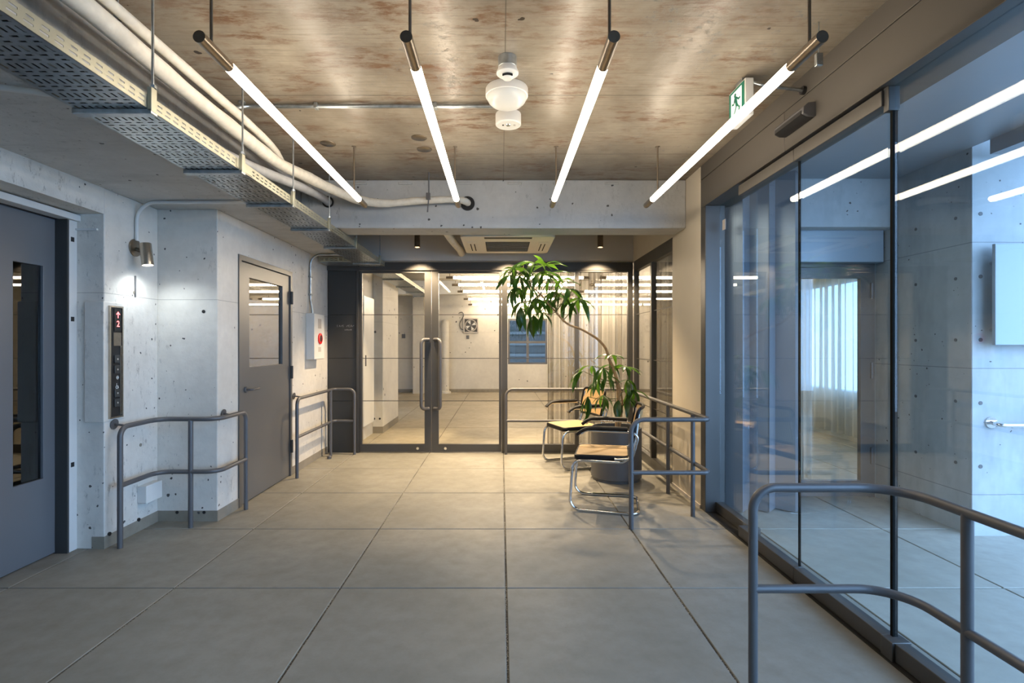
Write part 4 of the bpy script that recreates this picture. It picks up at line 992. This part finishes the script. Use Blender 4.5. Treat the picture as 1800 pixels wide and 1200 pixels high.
for a in range(4):
    an = a*PI/2 + .4
    MB().prism([(.02*math.cos(an), .02*math.sin(an)), (.14*math.cos(an-.3), .14*math.sin(an-.3)), (.14*math.cos(an+.35), .14*math.sin(an+.35))], lambda u, v, w: (-.85+u, 14.55+w, 1.88+v), .01).build('blade', M['whitemetal'], e, 0)
MB().cyl((-.85, 14.54, 1.88), (-.85, 14.57, 1.88), .04, 16).build('hub', M['rail'], e)
tube('power_cord', M['rail'], smooth_path([(-1.04, 14.58, 1.75), (-1.14, 14.57, 1.80), (-1.16, 14.57, 1.95), (-1.06, 14.57, 2.15), (-1.10, 14.57, 2.25), (-1.2, 14.58, 2.22)], 5), .012, e, 8)
o = bx('wall_socket', M['rail'], (-.98, -.90, 14.585, 14.6, 1.5, 1.6), bevel=.004); tag(o, 'small grey wall socket under the exhaust fan', 'socket')
o = bx('wall_switch', M['rail'], (-2.80, -2.70, 14.58, 14.6, 1.52, 1.64), bevel=.004); tag(o, 'small grey wall switch far beyond the office pillar', 'switch')
def curtain(name, fn, length, z0, z1, waves, amp, mt, label, seed):
    rnd = random.Random(seed); N_ = waves*8; vs_ = []; fs_ = []
    ph = [rnd.uniform(-.5, .5) for _ in range(waves+1)]
    rows = 5
    for j in range(rows):
        zt = j/(rows-1)
        for i in range(N_+1):
            s = i/N_; k = ph[min(waves, int(s*waves))]
            a = amp*(1.0 + .3*math.sin(s*23+seed)) * (.8 + .2*(1-zt))
            vs_.append(fn(s*length + .012*math.sin(s*57+zt), a*math.sin(s*waves*2*PI + k*.6), z0 + (z1-z0)*zt))
    for j in range(rows-1):
        for i in range(N_): a = j*(N_+1)+i; fs_.append((a, a+1, a+N_+2, a+N_+1))
    mb = MB().add(vs_, fs_); o = mb.build(name, mt, None, 80); tag(o, label, 'curtain', 'office curtains'); return o
curtain('sheer_curtain', lambda s, a, z: (.60+s, 6.75+a, z), 1.15, .03, 2.40, 13, .07, M['curtain'], 'sheer grey curtain hanging behind the potted tree inside the office', 1)
curtain('sheer_curtain', lambda s, a, z: (1.93+a, 6.6-s, z), 1.75, .03, 2.40, 16, .07, M['curtain'], 'sheer grey curtain hanging inside the side glass partition', 2)
curtain('sheer_curtain', lambda s, a, z: (2.5+s, 5.1+a, z), .55, .03, 2.40, 7, .035, M['curtain2'], 'pale curtain hanging behind the outer glass door', 3)
curtain('sheer_curtain', lambda s, a, z: (4.75+a, 5.9+s, z), 3.6, .1, 2.45, 26, .045, M['curtain2'], 'pale curtain widened across the daylight office window to dim it', 4)  # stretched over the whole opening to cut the daylight behind it

# ---- porch fittings
e = empty('enamel_board', (4, 3.6, 1.3), label='large pale blank board standing off the daylit concrete wall', cat='sign')
bx('board', M['bluepanel'], (3.385, 4.9, 3.55, 3.575, 1.345, 2.04), e, .003)
for z in (1.45, 1.92): MB().cyl((3.45, 3.575, z), (3.45, 3.651, z), .012, 10).build('standoff', M['chrome'], e)
e = empty('wall_bar', (3.43, 3.6, .8), label='steel grab bar with round flange on the daylit concrete wall', cat='handrail')
tube('bar', M['chrome'], fillet([(3.45, 3.655, .80), (3.45, 3.575, .79), (5.2, 3.575, .79)], .03), .015, e, 12)
MB().cyl((3.45, 3.655, .80), (3.45, 3.645, .80), .04, 24).build('wall_flange', M['chrome'], e)
